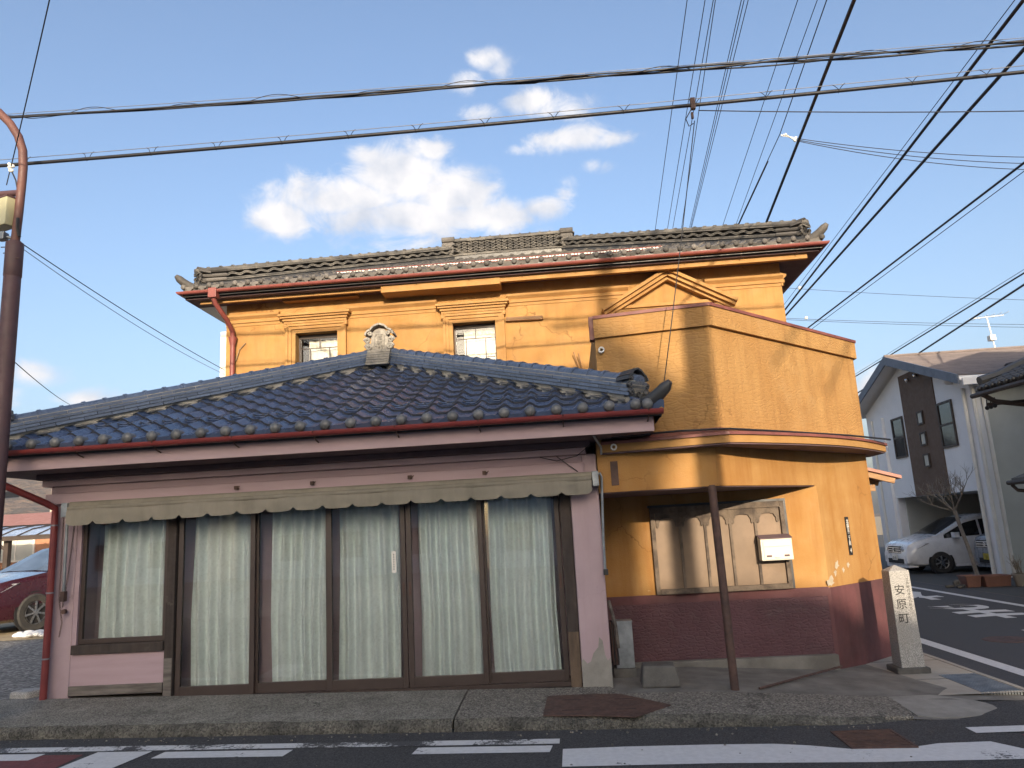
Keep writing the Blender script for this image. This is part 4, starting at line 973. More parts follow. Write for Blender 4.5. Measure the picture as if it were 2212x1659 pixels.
for (cx, cy, sx) in ((OX0, OY, -1), (OX1, OY, 1)):
    dv = Vector((sx, -1, 0)).normalized(); mo = Matrix((Vector((1, sx, 0)).normalized(), -dv, Vector((0, 0, 1)))).transposed().to_4x4()
    mo.translation = Vector((cx, cy, OZ))-dv*.30+Vector((0, 0, OS*.212+.02))
    ornament('ridge_end_ornament', .70, mo, M_old, yb_, '', M_old)
    for (zz, rr_) in ((.245, .05), (.15, .04), (.07, .04)):
        for sd in (-1, 1):
            a = Vector((cx, cy, OZ))-dv*.30+Vector((0, 0, OS*.212+zz*1.0))+Vector((1, sx, 0)).normalized()*sd*.11
            MB().tube([a+dv*.02, a-dv*.42+Vector((0, 0, OS*.28))], rr_*.9, 8).build('side_roll', M_old, yb_, smooth=True)
    horn((cx, cy, OZ+.0), Vector((sx, -.8, 0)).normalized(), 1.05, M_old, yb_)
# red and white snow guard across the lower slope
d_ = .62; sg = MB().tube([(-4.05, OY+d_, oz(d_)+.048), (1.95, OY+d_, oz(d_)+.048)], .009, 6)
sgo = sg.build('snow_guard', M_gut, yb_)
bars = MB()
for i in range(102): x = -4.03+i*.0588; bars.box(x, x+.042, OY+d_-.012, OY+d_+.004, oz(d_)+.012, oz(d_)+.036)
o = bars.build('snow_guard_rail', M_white, sgo)
MB().tube([(-4.05, OY+d_, oz(d_)+.005), (1.95, OY+d_, oz(d_)+.005)], .007, 6).build('snow_guard_rail', M_gut, sgo)
for i in range(7): x = -4.0+i*.95; MB().box(x, x+.03, OY+d_-.02, OY+d_+.25, oz(d_)-.03, oz(d_)+.02).build('snow_guard_foot', M_gut, sgo)
# gutters
MB().extr(gprof, [(OX0-.03, 12.6, 6.185), (OX0-.03, OY-.06, 6.185), (OX1+.05, OY-.06, 6.185), (OX1+.05, 12.6, 6.185)]).build('gutter', M_gut, yb_, smooth=True)
for i in range(12):
    x = OX0+.45+i*.94
    MB().tube([(x, OY+.1, 6.06), (x, OY+.03, 6.12), (x, OY-.06, 6.15), (x, OY-.125, 6.21)], .008, 5).build('gutter_bracket', M_rust, yb_)
hx = -6.07
MB().box(hx-.075, hx+.075, OY-.13, OY+.02, 6.03, 6.21).build('rain_hopper', M_gut, yb_, bevel=.01)
MB().tube([(hx, OY-.05, 6.05), (hx+.01, OY-.02, 5.96), (hx+.09, OY+.30, 5.72), (hx+.11, FY-.10, 5.56), (hx+.11, FY-.075, 5.42), (hx+.11, FY-.07, 4.2)], .045, 10).build('downpipe', M_gut, yb_, smooth=True)
MB().lathe([(.05, -.1), (.075, .03), (.08, .05), (.05, .05)], 12, (hx+.11, FY-.073, 5.40)).build('pipe_funnel', M_gut, yb_, smooth=True)
MB().tube([(hx+.11, FY-.02, 4.95), (hx+.17, FY-.04, 5.05), (hx+.22, FY-.04, 5.22), (hx+.33, FY-.02, 5.34)], .008, 5).build('twig', M_twig, yb_)

# chamfered corner porch
P0, P1, P2 = (.40, .02), (1.64, -.20), (4.03, 2.19)
up_ = MB().prism([P0, P1, P2, (4.03, FY-.002), (.40, FY-.002)], 2.60, 3.985); up_.build('porch_upper_wall', M_yelR, yb_)
MB().extr([(.0, 3.765), (.045, 3.765), (.045, 3.992), (.0, 3.992)], [P0+(0,), P1+(0,), P2+(0,), (4.03, FY-.01, 0)]).build('parapet_band', M_yelR, yb_)
MB().extr([(-.12, 3.99), (.06, 3.985), (.062, 4.02), (-.12, 4.03)], [P0+(0,), P1+(0,), P2+(0,), (4.03, FY-.01, 0)]).build('parapet_flashing', M_flash, yb_)
MB().box(.345, .40, .02, .15, 3.76, 4.03).build('parapet_flashing', M_flash, yb_)
L0, L1, L2 = (.318, -.06), (1.56, -.185), (4.0, 2.16)
MB().prism([L0, L1, L2, (4.0, FY-.004), (.318, FY-.004)], 2.03, 2.60).build('porch_lintel', M_yel2, yb_)
QX = L1[0]+(1.2-L1[1])*(L2[0]-L1[0])/(L2[1]-L1[1])
MB().prism([(.318, 1.2), (QX, 1.2), L2, (4.0, FY-.004), (.318, FY-.004)], -.3, 2.03).build('porch_lower_wall', M_yel2, yb_)
MB().prism([(L0[0]+.004, L0[1]+.02), (L1[0]-.01, L1[1]+.02), (QX-.03, 1.195), (L0[0]+.004, 1.195)], 2.018, 2.028).build('porch_ceiling', M_soff, yb_)
# canopy: bowed outwards over the chamfer
n1 = Vector((P1[1]-P0[1], P0[0]-P1[0])).normalized(); n1 = n1 if n1.y < 0 else -n1
n2 = Vector((1, -1)).normalized()
edge = []; inn_ = []
for t in steps(0, 1, 6):
    p = Vector(P0).lerp(Vector(P1), t); edge.append(p+n1*lerp(.16, .24, t)); inn_.append(p)
nE = Vector((.95, -.31)).normalized()
for t in steps(0, 1, 16):
    p = Vector(P1).lerp(Vector(P2), t); w = .24+.20*math.sin(PI*t)
    nn = n1.lerp(n2, min(1, t*5+.35)).normalized(); nn = nn.lerp(nE, max(0, t-.5)*2).normalized(); edge.append(p+nn*w); inn_.append(p)
edge.append(Vector((4.27, 2.7))); inn_.append(Vector((4.03, 2.7)))
cp = MB(); fl_ = MB()
for i in range(len(edge)-1):
    a, c, d, f = edge[i], edge[i+1], inn_[i+1], inn_[i]
    k = lambda p, z: (p.x, p.y, z)
    cp.quad(k(a, 2.455), k(c, 2.455), k(c, 2.56), k(a, 2.56)); cp.quad(k(f, 2.455), k(d, 2.455), k(c, 2.455), k(a, 2.455))
    a2, c2 = a+(a-f).normalized()*.025, c+(c-d).normalized()*.025
    fl_.quad(k(a2, 2.565), k(c2, 2.565), k(d, 2.645), k(f, 2.645)); fl_.quad(k(a2, 2.535), k(c2, 2.535), k(c2, 2.565), k(a2, 2.565)); fl_.quad(k(f, 2.555), k(d, 2.555), k(c2, 2.535), k(a2, 2.535))
co = cp.build('canopy', M_yelT, yb_, fix=False); fl_.build('flashing', M_flash, co, fix=False)
MB().prism([(e_.x-.012*(1 if j > 7 else 0), e_.y+.015) for j, e_ in enumerate(edge)]+[(v.x, v.y) for v in inn_[::-1]], 2.438, 2.452).build('soffit', M_soff, co)
# maroon dado with relief, plain band and concrete foot
MB().box(.32, QX-.02, 1.17, 1.2, .73, .83).build('dado_cap', M_maroon, yb_); MB().box(.32, QX-.02, 1.172, 1.2, .06, .73).build('dado', M_maroonR, yb_)
nd = n2*.03
MB().prism([(QX-.045, 1.168), (QX-.003, 1.168), (L2[0]+nd.x, L2[1]+nd.y), L2, (QX-.045, 1.19)], -.3, .818).build('dado', M_maroon, yb_)
MB().box(.32, QX-.03, 1.09, 1.2, -.3, .075).build('footing', M_concd, yb_, bevel=.01)
# lattice-like porch window
wx0, wx1, wz0, wz1 = .955, 2.56, .835, 1.865
wf = MB().box(wx0, wx0+.05, 1.12, 1.2, wz0, wz1).box(wx1-.05, wx1, 1.12, 1.2, wz0, wz1).box(wx0+.05, wx1-.05, 1.12, 1.2, wz1-.07, wz1).box(wx0+.05, wx1-.05, 1.10, 1.2, wz0, wz0+.06)
pw = wf.build('porch_window', M_woodw, yb_, bevel=.004)
MB().box(wx1+.0, wx1+.03, 1.14, 1.2, wz0, wz1+.03).box(wx0-.02, wx1, 1.14, 1.2, wz1, wz1+.03).build('window_casing', M_blackg, pw)
ix0, ix1 = wx0+.05, wx1-.05; pwid = (ix1-ix0)/5
for i in range(5):
    a = ix0+i*pwid; c = a+pwid
    MB().box(a, c, 1.165, 1.172, wz0+.06, wz1-.07).build('pane', M_rib, pw)
    if i: MB().box(a-.016, a+.016, 1.135, 1.165, wz0+.06, wz1-.07).build('mullion', M_woodw, pw, bevel=.003)
    z1 = wz1-.07; m = (a+c)/2; hw = pwid/2-.016
    sh = [(-hw, 0), (-hw, -.165), (-hw+.022, -.175), (-hw+.034, -.165), (-hw+.036, -.12), (-hw+.05, -.10), (-hw*.55, -.075), (-hw*.25, -.066), (0, -.063), (hw*.25, -.066), (hw*.55, -.075), (hw-.05, -.10), (hw-.036, -.12), (hw-.034, -.165), (hw-.022, -.175), (hw, -.165), (hw, 0)]
    q = MB(); n = len(sh); q.v = [(m+x, 1.138, z1+z) for x, z in sh]+[(m+x, 1.162, z1+z) for x, z in sh]
    q.f = [tuple(range(n)), tuple(2*n-1-i for i in range(n))]+[(i, n+i, n+(i+1) % n, (i+1) % n) for i in range(n)]
    q.build('arched_spandrel', M_woodw, pw)
# porch post of rusty pipe
MB().tube([(1.515, -.18, pav(1.5, -.2)-.06), (1.50, -.15, 2.04)], .043, 14).build('porch_post', M_rust, yb_, smooth=True)
MB().box(.455, .535, -.085, -.06, 2.10, 2.36).build('rusty_plate', M_rust, yb_)
MB().lathe([(.018, -.03), (.035, -.035), (.036, .05)], 12, (.46, -.02, 3.62), 'Y').build('vent_pipe', M_porc, yb_)
MB().lathe([(.018, -.03), (.035, -.035), (.036, .05)], 12, (.50, -.20, 2.50), 'Y').build('vent_pipe', M_porc, yb_)
MB().tube([(.48, -.30, 2.60), (1.2, -.46, 2.60), (1.7, -.42, 2.595), (2.4, .12, 2.59), (3.4, .95, 2.585), (4.2, 1.8, 2.585)], .012, 6).build('loose_cable', M_cable, yb_)
# white flaked patches low on the chamfer
for (t, z, s_) in ((.60, .88, .11), (.66, 1.07, .07), (.64, .97, .05), (.74, 1.05, .05), (.70, 1.0, .045), (.93, .80, .04)):
    p = Vector(L1).lerp(Vector(L2), t)+n2*.003; d = Vector((1, 1)).normalized(); q = MB(); rd = random.Random(int(t*100))
    pts_ = [(p.x+d.x*math.cos(a)*s_*rd.uniform(.35, 1), p.y+d.y*math.cos(a)*s_*rd.uniform(.35, 1), z+math.sin(a)*s_*rd.uniform(.3, .9)) for a in steps(0, 2*PI*.94, 11)]
    pts_ = [(x, p.y+(x-p.x), zz) for x, y, zz in pts_]
    q.v = pts_; q.f = [tuple(range(len(pts_)))]; q.build('flaked_patch', pmat('bare_white_plaster', (.48, .42, .32), .9, (.36, .30, .22), 12), yb_, fix=False)

# ------------------------------------------------------------------ things round the porch
mb_ = empty('mailbox', (2.40, 1.12, 1.17), 'cream enamel letter box fixed over the porch window corner', 'mailbox')
bx = MB(); x0, x1 = 2.20, 2.565
bx.prism([(x0, .97), (x1, .97), (x1, 1.11), (x0, 1.11)], 1.175, lambda x, y: 1.425+(y-.97)*.25); bx.build('box', M_cream, mb_, bevel=.006)
MB().prism([(x0-.006, .958), (x1+.006, .958), (x1+.006, 1.11), (x0-.006, 1.11)], lambda x, y: 1.428+(y-.97)*.25, lambda x, y: 1.438+(y-.97)*.25).build('lid', M_soff, mb_)
MB().box(x0+.025, x1-.03, .961, .969, 1.335, 1.40).build('letter_flap', M_cream, mb_, bevel=.003)
MB().box(x0+.03, x1-.03, .963, .969, 1.19, 1.328).build('door', M_cream, mb_, bevel=.002)
for x in (x0+.085, x1-.075): MB().box(x-.03, x+.03, .959, .9625, 1.215, 1.238).build('inspection_slot', M_soff, mb_, bevel=.003)
MB().box(x0+.155, x0+.205, .950, .9625, 1.203, 1.222).build('latch', M_cream, mb_, bevel=.004)
# street-name plate on the chamfer
cpt = lambda t, o=0: Vector((L1[0], L1[1], 0)).lerp(Vector((L2[0], L2[1], 0)), t)+Vector((n2.x, n2.y, 0))*o
sgp = cpt(.772, .004); ms_ = frame((sgp.x, sgp.y, 1.395), (1, 1, 0), (0, 0, 1))
sn = empty('address_plate', (sgp.x, sgp.y, 1.16), 'narrow black vertical address plate with white characters on yellow chamfer', 'sign')
def placed(name, me, m, parent):
    o = bpy.data.objects.new(name, me); COL.objects.link(o); o.parent = parent; o.matrix_parent_inverse = WM[parent.name].inverted(); o.matrix_basis = m; return o
placed('plate', MB().box(-.042, .042, -.235, .235, 0, .006).mesh('plate', M_blackg), ms_, sn)
for i, ch in enumerate('北園吉二丁目'):
    placed('lettering', textmesh(ch, .058, M_white, .001), ms_ @ Matrix.Translation((0, .175-.054*i, .0075)), sn)
placed('lettering', textmesh('4', .075, M_white, .001), ms_ @ Matrix.Translation((0, -.18, .0075)), sn)
# granite street-name post
gz = -.12; px, py = 3.71, 1.03
sm = empty('stone_marker', (px, py, gz), 'speckled granite street-name post with pointed top and black carved characters', 'stone marker')
MB().box(px-.19, px+.17, py-.17, py+.17, gz-.05, gz+.055).build('plinth', M_granited, sm, bevel=.015)
q = MB(); a = .128; c = .112; zt_ = .99
q.v = [(px-a, py-a, gz+.05), (px+a, py-a, gz+.05), (px+a, py+a, gz+.05), (px-a, py+a, gz+.05), (px-c, py-c, zt_), (px+c, py-c, zt_), (px+c, py+c, zt_), (px-c, py+c, zt_), (px, py, zt_+.065)]
q.f = [(0, 3, 2, 1), (0, 1, 5, 4), (1, 2, 6, 5), (2, 3, 7, 6), (3, 0, 4, 7), (4, 5, 8), (5, 6, 8), (6, 7, 8), (7, 4, 8)]
q.build('shaft', M_granite, sm, bevel=.006)
tilt = math.atan2(a-c, zt_-gz-.05)
def onpost(x, z): 
    t = (z-gz-.05)/(zt_-gz-.05); return Matrix.Translation((px+x, py-lerp(a, c, t)-.0015, z)) @ Matrix.Rotation(PI/2-tilt, 4, 'X')
for i, ch in enumerate('安原町'): placed('carved_character', textmesh(ch, .122, M_ink, .001, bold=.0005), onpost(-.025, .77-.155*i), sm)
for i, ch in enumerate('江戸時代末の旧町名'): placed('small_character', textmesh(ch, .036, M_ink, .0008), onpost(.073, .885-.0395*i), sm)
# meter cover and stone block by the pink pillar
mt = empty('meter_box', (.44, .62, .0), 'tall galvanised sheet metal cover on a rough stone pad beside the pink pillar', 'meter box')
MB().box(.345, .60, .45, .75, -.05, .13).build('stone_pad', M_granited, mt, bevel=.01)
q = MB().prism([(.385, .48), (.585, .48), (.585, .52), (.385, .52)], .13, .62); q.build('cover', M_galv, mt, bevel=.004)
MB().box(.375, .59, .475, .66, .62, .63).build('top', M_galv, mt)
MB().box(.345, .385, .50, .70, .12, .62).build('dark_recess', M_dark, mt)
for k in range(4):
    MB().tube([(.35+.012*k, .50, .62), (.355+.014*k, .485, .45), (.352+.02*k, .475, .25), (.36+.016*k, .47, .17)], .009, 6).build('pipe', M_cable if k % 2 else M_rust, mt, smooth=True)
MB().tube([(.345, .44, .86), (.40, .43, .60), (.415, .45, .35)], .02, 7).build('lagged_pipe', M_woodg, mt, smooth=True)
sb = MB(); z0 = pav(.8, 0)-.02
sb.v = [(.60, -.12, z0), (1.0, -.12, z0), (1.02, .26, z0), (.60, .26, z0), (.63, -.08, z0+.215), (.955, -.08, z0+.205), (.97, .22, z0+.20), (.64, .22, z0+.21)]
sb.f = [(0, 3, 2, 1), (4, 5, 6, 7), (0, 1, 5, 4), (1, 2, 6, 5), (2, 3, 7, 6), (3, 0, 4, 7)]
thing('stone_block', sb, M_granited, 'squat dark stone step block with chipped edges below the relief dado', 'stone block', bevel=.022)
thing('iron_rod', MB().tube([(1.75, -.20, pav(1.75, -.2)+.01), (2.95, .98, -.035)], .012, 6), M_rust, 'thin rusty rod lying on the ground between porch post and chamfer', 'rod')

# ------------------------------------------------------------------ street lamp on the left
lp = empty('street_lamp', (-5.85, -1.0, .1), 'brown street lamp post with arched arm and hanging cream sign box', 'street lamp')
MB().tube([(-5.85, -1.0, .02), (-5.85, -1.0, 5.02), (-5.85, -1.0, 5.07)], [.088, .083, .06], 16).build('post', M_lampp2, lp, smooth=True)
MB().lathe([(.084, -.2), (.088, -.19), (.088, .18), (.084, .19)], 16, (-5.85, -1.0, 4.86)).build('collar', M_lampp2, lp, smooth=True)
pth = [(-5.85, -1, 5.05), (-5.835, -1, 5.4), (-5.825, -1, 5.8), (-5.825, -1, 5.95), (-5.845, -1, 6.15), (-5.91, -1, 6.33), (-6.02, -1, 6.50), (-6.17, -1, 6.66), (-6.4, -1, 6.80), (-6.8, -1, 6.9), (-7.2, -1, 6.88)]
MB().tube(pth, .045, 12).build('arm', M_lampp, lp, smooth=True)
MB().tube([(-5.83, -1, 5.64), (-6.6, -.72, 5.80)], .036, 10).build('sign_bar', M_lampp2, lp, smooth=True)
MB().tube([(-5.855, -1.0, 5.58), (-6.6, -.72, 5.74)], .012, 6).build('sign_rail', M_lampp2, lp)
mm_ = frame((-5.90, -1.02, 5.25), (-.94, .34, .0), (.03, 0, 1))
bxm = MB().obox(mm_, 0, .75, .0, .33, -.07, .07); so_ = bxm.build('sign_box', M_acr, lp, bevel=.01)
MB().obox(mm_, -.005, .755, .325, .345, -.075, .075).build('sign_frame', M_lampp2, so_)
MB().box(-6.02, -5.93, -1.08, -.99, 5.08, 5.17).tube([(-5.93, -1.03, 5.12), (-5.87, -1.0, 5.10)], .02, 6).build('control_box', M_galv, lp, bevel=.008)
MB().tube([(-5.81, -1.04, 5.32), (-5.79, -1.06, 5.2), (-5.765, -1.05, 5.10)], .018, 6).build('cable_clamp', M_black, lp)
for (x, z) in ((-5.96, 4.99), (-5.74, 4.85), (-5.93, 4.92)): MB().tube([(-5.85, -1.05, z), (x, -1.06, z)], .006, 5).build('bolt', M_rust, lp)
ins = MB()
for k in range(7): ins.ball((-5.975+.02*math.cos(k*2.4), -1.0+.02*math.sin(k*1.7), 5.92+.012*k), .02, 7, 5)
ins.build('insulator', M_porc, lp, smooth=True)
MB().tube([(-5.98, -1.0, 5.9), (-6.02, -.98, 5.76)], .006, 5).build('stay', M_cable, lp); MB().tube([(-5.96, -1.0, 5.92), (-5.90, -1, 5.8), (-5.865, -1, 5.66)], .008, 5).build('stay', M_cable, lp)

# ------------------------------------------------------------------ overhead lines
def sagline(a, b, sag, n=24): 
    a, b = Vector(a), Vector(b); return [a.lerp(b, i/n)-Vector((0, 0, sag*4*(i/n)*(1-i/n))) for i in range(n+1)]
def cable(a, b, r, sag, label, group='overhead lines', mat=M_cable, n=24, name='overhead_cable', seg=6):
    return thing(name, MB().tube(sagline(a, b, sag, n), r, seg), mat, label, 'cable', group, smooth='all')
# twisted bundle along the street
base = sagline((-30, -.6, 7.25), (30, -.6, 6.35), .28, 60)
def at(pth, x):
    for a, c in zip(pth, pth[1:]):
        if a.x <= x <= c.x: return a.lerp(c, (x-a.x)/(c.x-a.x))
def bundle_z(x): return 6.665-.0215*x+.0009*x*x
def cable_z(x): return 6.185+.0012*x*x+.0012*x
tb = empty('cable_bundle', (0, -.6, 6.66), 'upper street cable of loosely twisted black strands with looping wires', 'cable', 'overhead lines')
xs = steps(-22, 22, 520)
for k in range(3):
    MB().tube([(x, -.6+.018*math.sin(x*1.6+k*2.1), bundle_z(x)+.016*math.cos(x*1.9+k*2.3)+.010*math.sin(x*.8+k)) for x in xs], .0125 if k < 2 else .009, 5).build('strand', M_cable, tb, smooth='all')
MB().tube([(x, -.6+.03*math.cos(x*3), bundle_z(x)+.05*max(-.3, math.sin(x*5.6))+.004) for x in xs], .0045, 4).build('looping_wire', M_cable, tb, smooth='all')
MB().tube([(x, -.6, bundle_z(x)+.052) for x in steps(-22, 22, 60)], .004, 4).build('support_wire', M_steel, tb, smooth='all')
hb = empty('hung_cable', (0, -.6, 6.18), 'lower thick black street cable hung from a thin support wire by hooks', 'cable', 'overhead lines')
MB().tube([(x, -.6, cable_z(x)) for x in steps(-22, 22, 90)], .021, 8).build('cable', M_cable, hb, smooth='all')
MB().tube([(x, -.6, cable_z(x)+.075) for x in steps(-22, 22, 90)], .0045, 4).build('support_wire', M_steel, hb, smooth='all')
for i in range(-14, 15):
    x = i*.78+.1; z = cable_z(x)
    MB().tube([(x-.06, -.6, z+.08), (x-.03, -.6, z+.06), (x, -.625, z+.0), (x, -.6, z-.026), (x, -.575, z+.0), (x+.05, -.6, z+.06), (x+.08, -.6, z+.085)], .004, 4).build('hanger', M_cable, hb)
q = MB().box(1.62, 1.67, -.625, -.575, 6.14, 6.27).box(1.615, 1.64, -.615, -.585, 6.03, 6.10); q.build('splice', M_rust, hb)
MB().tube([(1.66, -.6, 6.2), (1.55, -.62, 6.02), (1.58, -.6, 5.94), (1.63, -.6, 5.97)], .006, 5).build('drip_loop', M_cable, hb)
thing('service_drop', MB().tube(sagline((1.645, -.6, 6.0), (1.0, -.62, 2.9), .04), .0055, 5), M_cable, 'thin service wire dropping from the hung cable to the blue roof corner', 'cable', 'overhead lines', smooth='all')
thing('service_drop', MB().tube(sagline((1.7, -.6, 6.12), (14, -.4, 5.6), .22), .006, 5), M_cable, 'thin slack wire branching sideways off the lower hung cable', 'cable', 'overhead lines', smooth='all')
# lines running away over the roofs along the side street: (x, y at two points, height, radius, label)
def away(a, b, z, r, label, ya=-16, yb2=46, dz=0, grp='lines running away over the roof'):
    ax, ay = a; bx_, by = b; f = lambda y: ax+(bx_-ax)*(y-ay)/(by-ay)
    return thing('overhead_line', MB().tube([(f(y), y, z+dz) for y in steps(ya, yb2, 8)], r, 6), M_cable, label, 'cable', grp, smooth='all')
TL_ = ['lone thin power line on the far side of the splice from the insulator cluster']+['one of three thin power lines bunched above the cable splice']*3+['one of three close parallel power lines between splice and insulator cluster']*3+['lone thin power line between the close trio and the insulator cluster', 'thin power line passing straight by the insulator cluster']
for lab_, (a, b, z) in zip(TL_, (((2.15, 1.38), (2.62, 10.21), 9), ((2.41, 1.42), (2.93, 10.21), 9.0), ((2.53, 1.44), (3.06, 10.18), 9.0), ((2.56, 1.44), (3.28, 10.11), 9.0), ((2.94, 1.5), (3.49, 10.27), 9), ((2.98, 1.5), (3.52, 10.28), 9), ((3.04, 1.51), (3.54, 10.29), 9), ((3.77, 1.62), (4.33, 10.34), 9), ((4.06, 1.66), (4.66, 10.29), 9))):
    away(a, b, z, .0065, lab_)
thing('overhead_line', MB().tube([(3.0, -16, 9.1), (4.20, 1.68, 9), (4.55, 5.53, 9.0), (4.66, 10.29, 8.93), (6, 40, 8.6)], .009, 6), M_cable, 'black line with a white insulator cluster, joining its neighbour above the roof', 'cable', 'lines running away over the roof', smooth='all')
away((4.55, 5.6), (4.70, 10.3), 8.97, .016, 'pair of lines twisted together beyond the insulator cluster', ya=6.6)
away((3.67, -.32), (4.32, 6.52), 7.5, .026, 'thickest black cable running away steeply over the roof ridge end')
away((5.73, -.01), (6.38, 11.32), 7.5, .024, 'thick black cable with hooks and thin support wire beside the side street', yb2=60)
away((5.64, -.02), (6.26, 11.29), 7.52, .006, 'thin support wire just above the thick hooked side street cable', yb2=60)
away((6.31, 1.01), (6.6, 11.37), 7.5, .026, 'thick bare black cable running beside the hooked one over the side street', yb2=60)
away((8.27, 4.49), (7.97, 11.71), 7.5, .022, 'thick cable passing above the white house with a thin twin below', yb2=60)
away((8.41, 4.75), (8.1, 11.74), 7.46, .008, 'thin twin line below the thick cable above the white house', yb2=60)
away((12.0, 11.13), (12.62, 24.83), 7.5, .022, 'lashed cable crossing in front of the white gable peak', yb2=80)
away((11.95, 11.13), (12.55, 24.83), 7.56, .007, 'thin looping wire along the lashed cable near the white gable', yb2=80)
away((12.61, 12.21), (14.44, 29.75), 7.5, .030, 'smooth thick cable crossing the slate blue gable eave', yb2=80)
q = MB()
for (x, y, z) in ((4.60, 5.6, 9.0), (4.60, 5.45, 8.93), (4.58, 5.3, 8.86)): q.ball((x, y, z), .022, 8, 5)
for (x, y, z) in ((4.86, 5.6, 8.92), (4.80, 5.5, 8.84), (4.77, 5.4, 8.77)): q.ball((x, y, z), .032, 8, 5)
q.tube([(4.60, 5.6, 9.0), (4.86, 5.6, 8.92)], .012, 5).tube([(4.6, 5.45, 8.93), (4.8, 5.5, 8.84)], .012, 5).tube([(4.58, 5.3, 8.86), (4.77, 5.4, 8.77)], .012, 5)
thing('insulator_cluster', q, M_porc, 'cluster of white porcelain insulators hanging in the sky above roof', 'insulators', smooth=True)
for i, z in enumerate((8.92, 8.84, 8.77)):
    thing('branch_wire', MB().tube(sagline((4.84-.04*i, 5.6-.1*i, z), (14, 6.3, 8.3-.1*i), .35+.07*i), .0075, 5), M_cable, 'slack branch wire leaving the insulator cluster towards the far side', 'cable', 'branch wires from the insulators', smooth='all')
for i, (z0, z1) in enumerate(((11.85, 10.45), (10.4, 9.45), (10.34, 9.30))):
    thing('far_wire', MB().tube(sagline((9.5, 25, z0+.08), (24, 25, z1-.4), .1), .010, 5), M_cable, 'faint distant wire crossing behind the yellow building above the white house', 'cable', 'distant wires', smooth='all')
q = MB().ball((10.9, 25, 11.75), .09, 8, 5).ball((11.0, 25, 10.35), .08, 8, 5); thing('wire_marker', q, M_porc, 'two small white balls on the distant wires', 'insulators')
thing('lamp_feed', MB().tube(sagline((-3.55, -3.6, 6.55), (-5.97, -1.0, 5.96), .03), .006, 5), M_cable, 'thin wire slanting down to the insulator on the lamp post', 'cable', 'wires at the lamp post', smooth='all')
thing('lamp_feed', MB().tube(sagline((-5.78, -1.03, 5.05), (-6.15, 4.75, 4.87), .05), .006, 5), M_cable, 'upper of two wires from lamp post to the white building corner', 'cable', 'wires at the lamp post', smooth='all')
thing('lamp_feed', MB().tube(sagline((-5.78, -1.03, 5.0), (-6.15, 4.75, 4.79), .09), .004, 5), M_steel, 'lower fainter of two wires from lamp post to building corner', 'cable', 'wires at the lamp post', smooth='all')
thing('lamp_feed', MB().tube(sagline((-5.85, -1.0, 3.80), (-12, 9, 5.3), .05), .006, 5), M_cable, 'wire slanting from the lamp post down behind the blue tile ridge', 'cable', 'wires at the lamp post', smooth='all')

# ------------------------------------------------------------------ white house beyond the side street
wh = empty('white_house', (11, 16, -.15), 'white rendered house with brown central strip, gable roof and open garage', 'house')
HX = 11.0; s_ = HX/9.6
hy = lambda y: -8.35+(y+8.35)*s_
hz = lambda z: 1.65+(z-1.65)*s_
GY0, GY1, GZ = hy(10.28), hy(14.98), 2.12
yN, yF = 12.72, 20.0
def wallX(b, x0, x1, y0, y1, z0, z1, holes):
    t = MB().wall(y0, y1, z0, z1, 0, x1-x0, holes)
    b.v += [(x0+v[1], v[0], v[2]) for v in t.v]; n0 = len(b.v)-len(t.v); b.f += [tuple(n0+i for i in f) for f in t.f]
b = MB(); wallX(b, HX, HX+.25, yN, yF, -.2, 5.2, [(GY0, GY1, -.2, GZ)])
b.v += [(HX, yN, 5.2), (HX, yF, 5.2), (HX, 16.6, 6.35), (HX+.25, yN, 5.2), (HX+.25, yF, 5.2), (HX+.25, 16.6, 6.35)]; k = len(b.v)-6
b.f += [(k, k+1, k+2), (k+3, k+5, k+4), (k, k+2, k+5, k+3), (k+1, k+4, k+5, k+2)]
b.build('wall', M_hwhite, wh)
MB().box(HX+.25, 19, yN, yN+.2, -.2, 5.2).build('wall', M_hgrey, wh); MB().box(HX+.25, 19, yF-.2, yF, -.2, 5.2).build('wall', M_hwhite, wh)
MB().box(HX+.25, 19, yN+.2, yF-.2, GZ+.0, GZ+.2).build('garage_ceiling', M_hwhite, wh); MB().box(16.6, 16.8, yN+.2, yF-.2, -.2, GZ).build('garage_back', M_dkw, wh)
MB().box(HX+.25, 13.6, GY1-.05, GY1+.1, -.2, GZ).build('garage_side', M_hgrey, wh); MB().box(13.6, 16.6, GY1-1.6, GY1+.1, -.2, GZ).build('garage_side', M_dkw, wh)
MB().box(HX-.03, HX, hy(11.74), hy(13.66), GZ-.0, 6.0).build('brown_panel', M_hbrown, wh)
for a, c in ((10.94, 11.70), (13.79, 14.54)):
    y0, y1, z0, z1 = hy(a), hy(c), hz(3.18), hz(4.34); zm = lerp(z0, z1, .5)
    f = MB().box(HX-.05, HX-.002, y0, y0+.06, z0, z1).box(HX-.05, HX-.002, y1-.06, y1, z0, z1).box(HX-.05, HX-.002, y0+.06, y1-.06, z1-.06, z1).box(HX-.05, HX-.002, y0+.06, y1-.06, z0, z0+.06).box(HX-.045, HX-.002, y0+.06, y1-.06, zm-.03, zm+.03)
    w_ = f.build('window', M_dkw, wh); MB().box(HX-.02, HX-.012, y0+.05, y1-.05, zm, z1-.05).build('pane', M_dgl, w_); MB().box(HX-.028, HX-.02, y0+.05, y1-.05, z0+.05, zm).build('pane', M_dgl, w_)
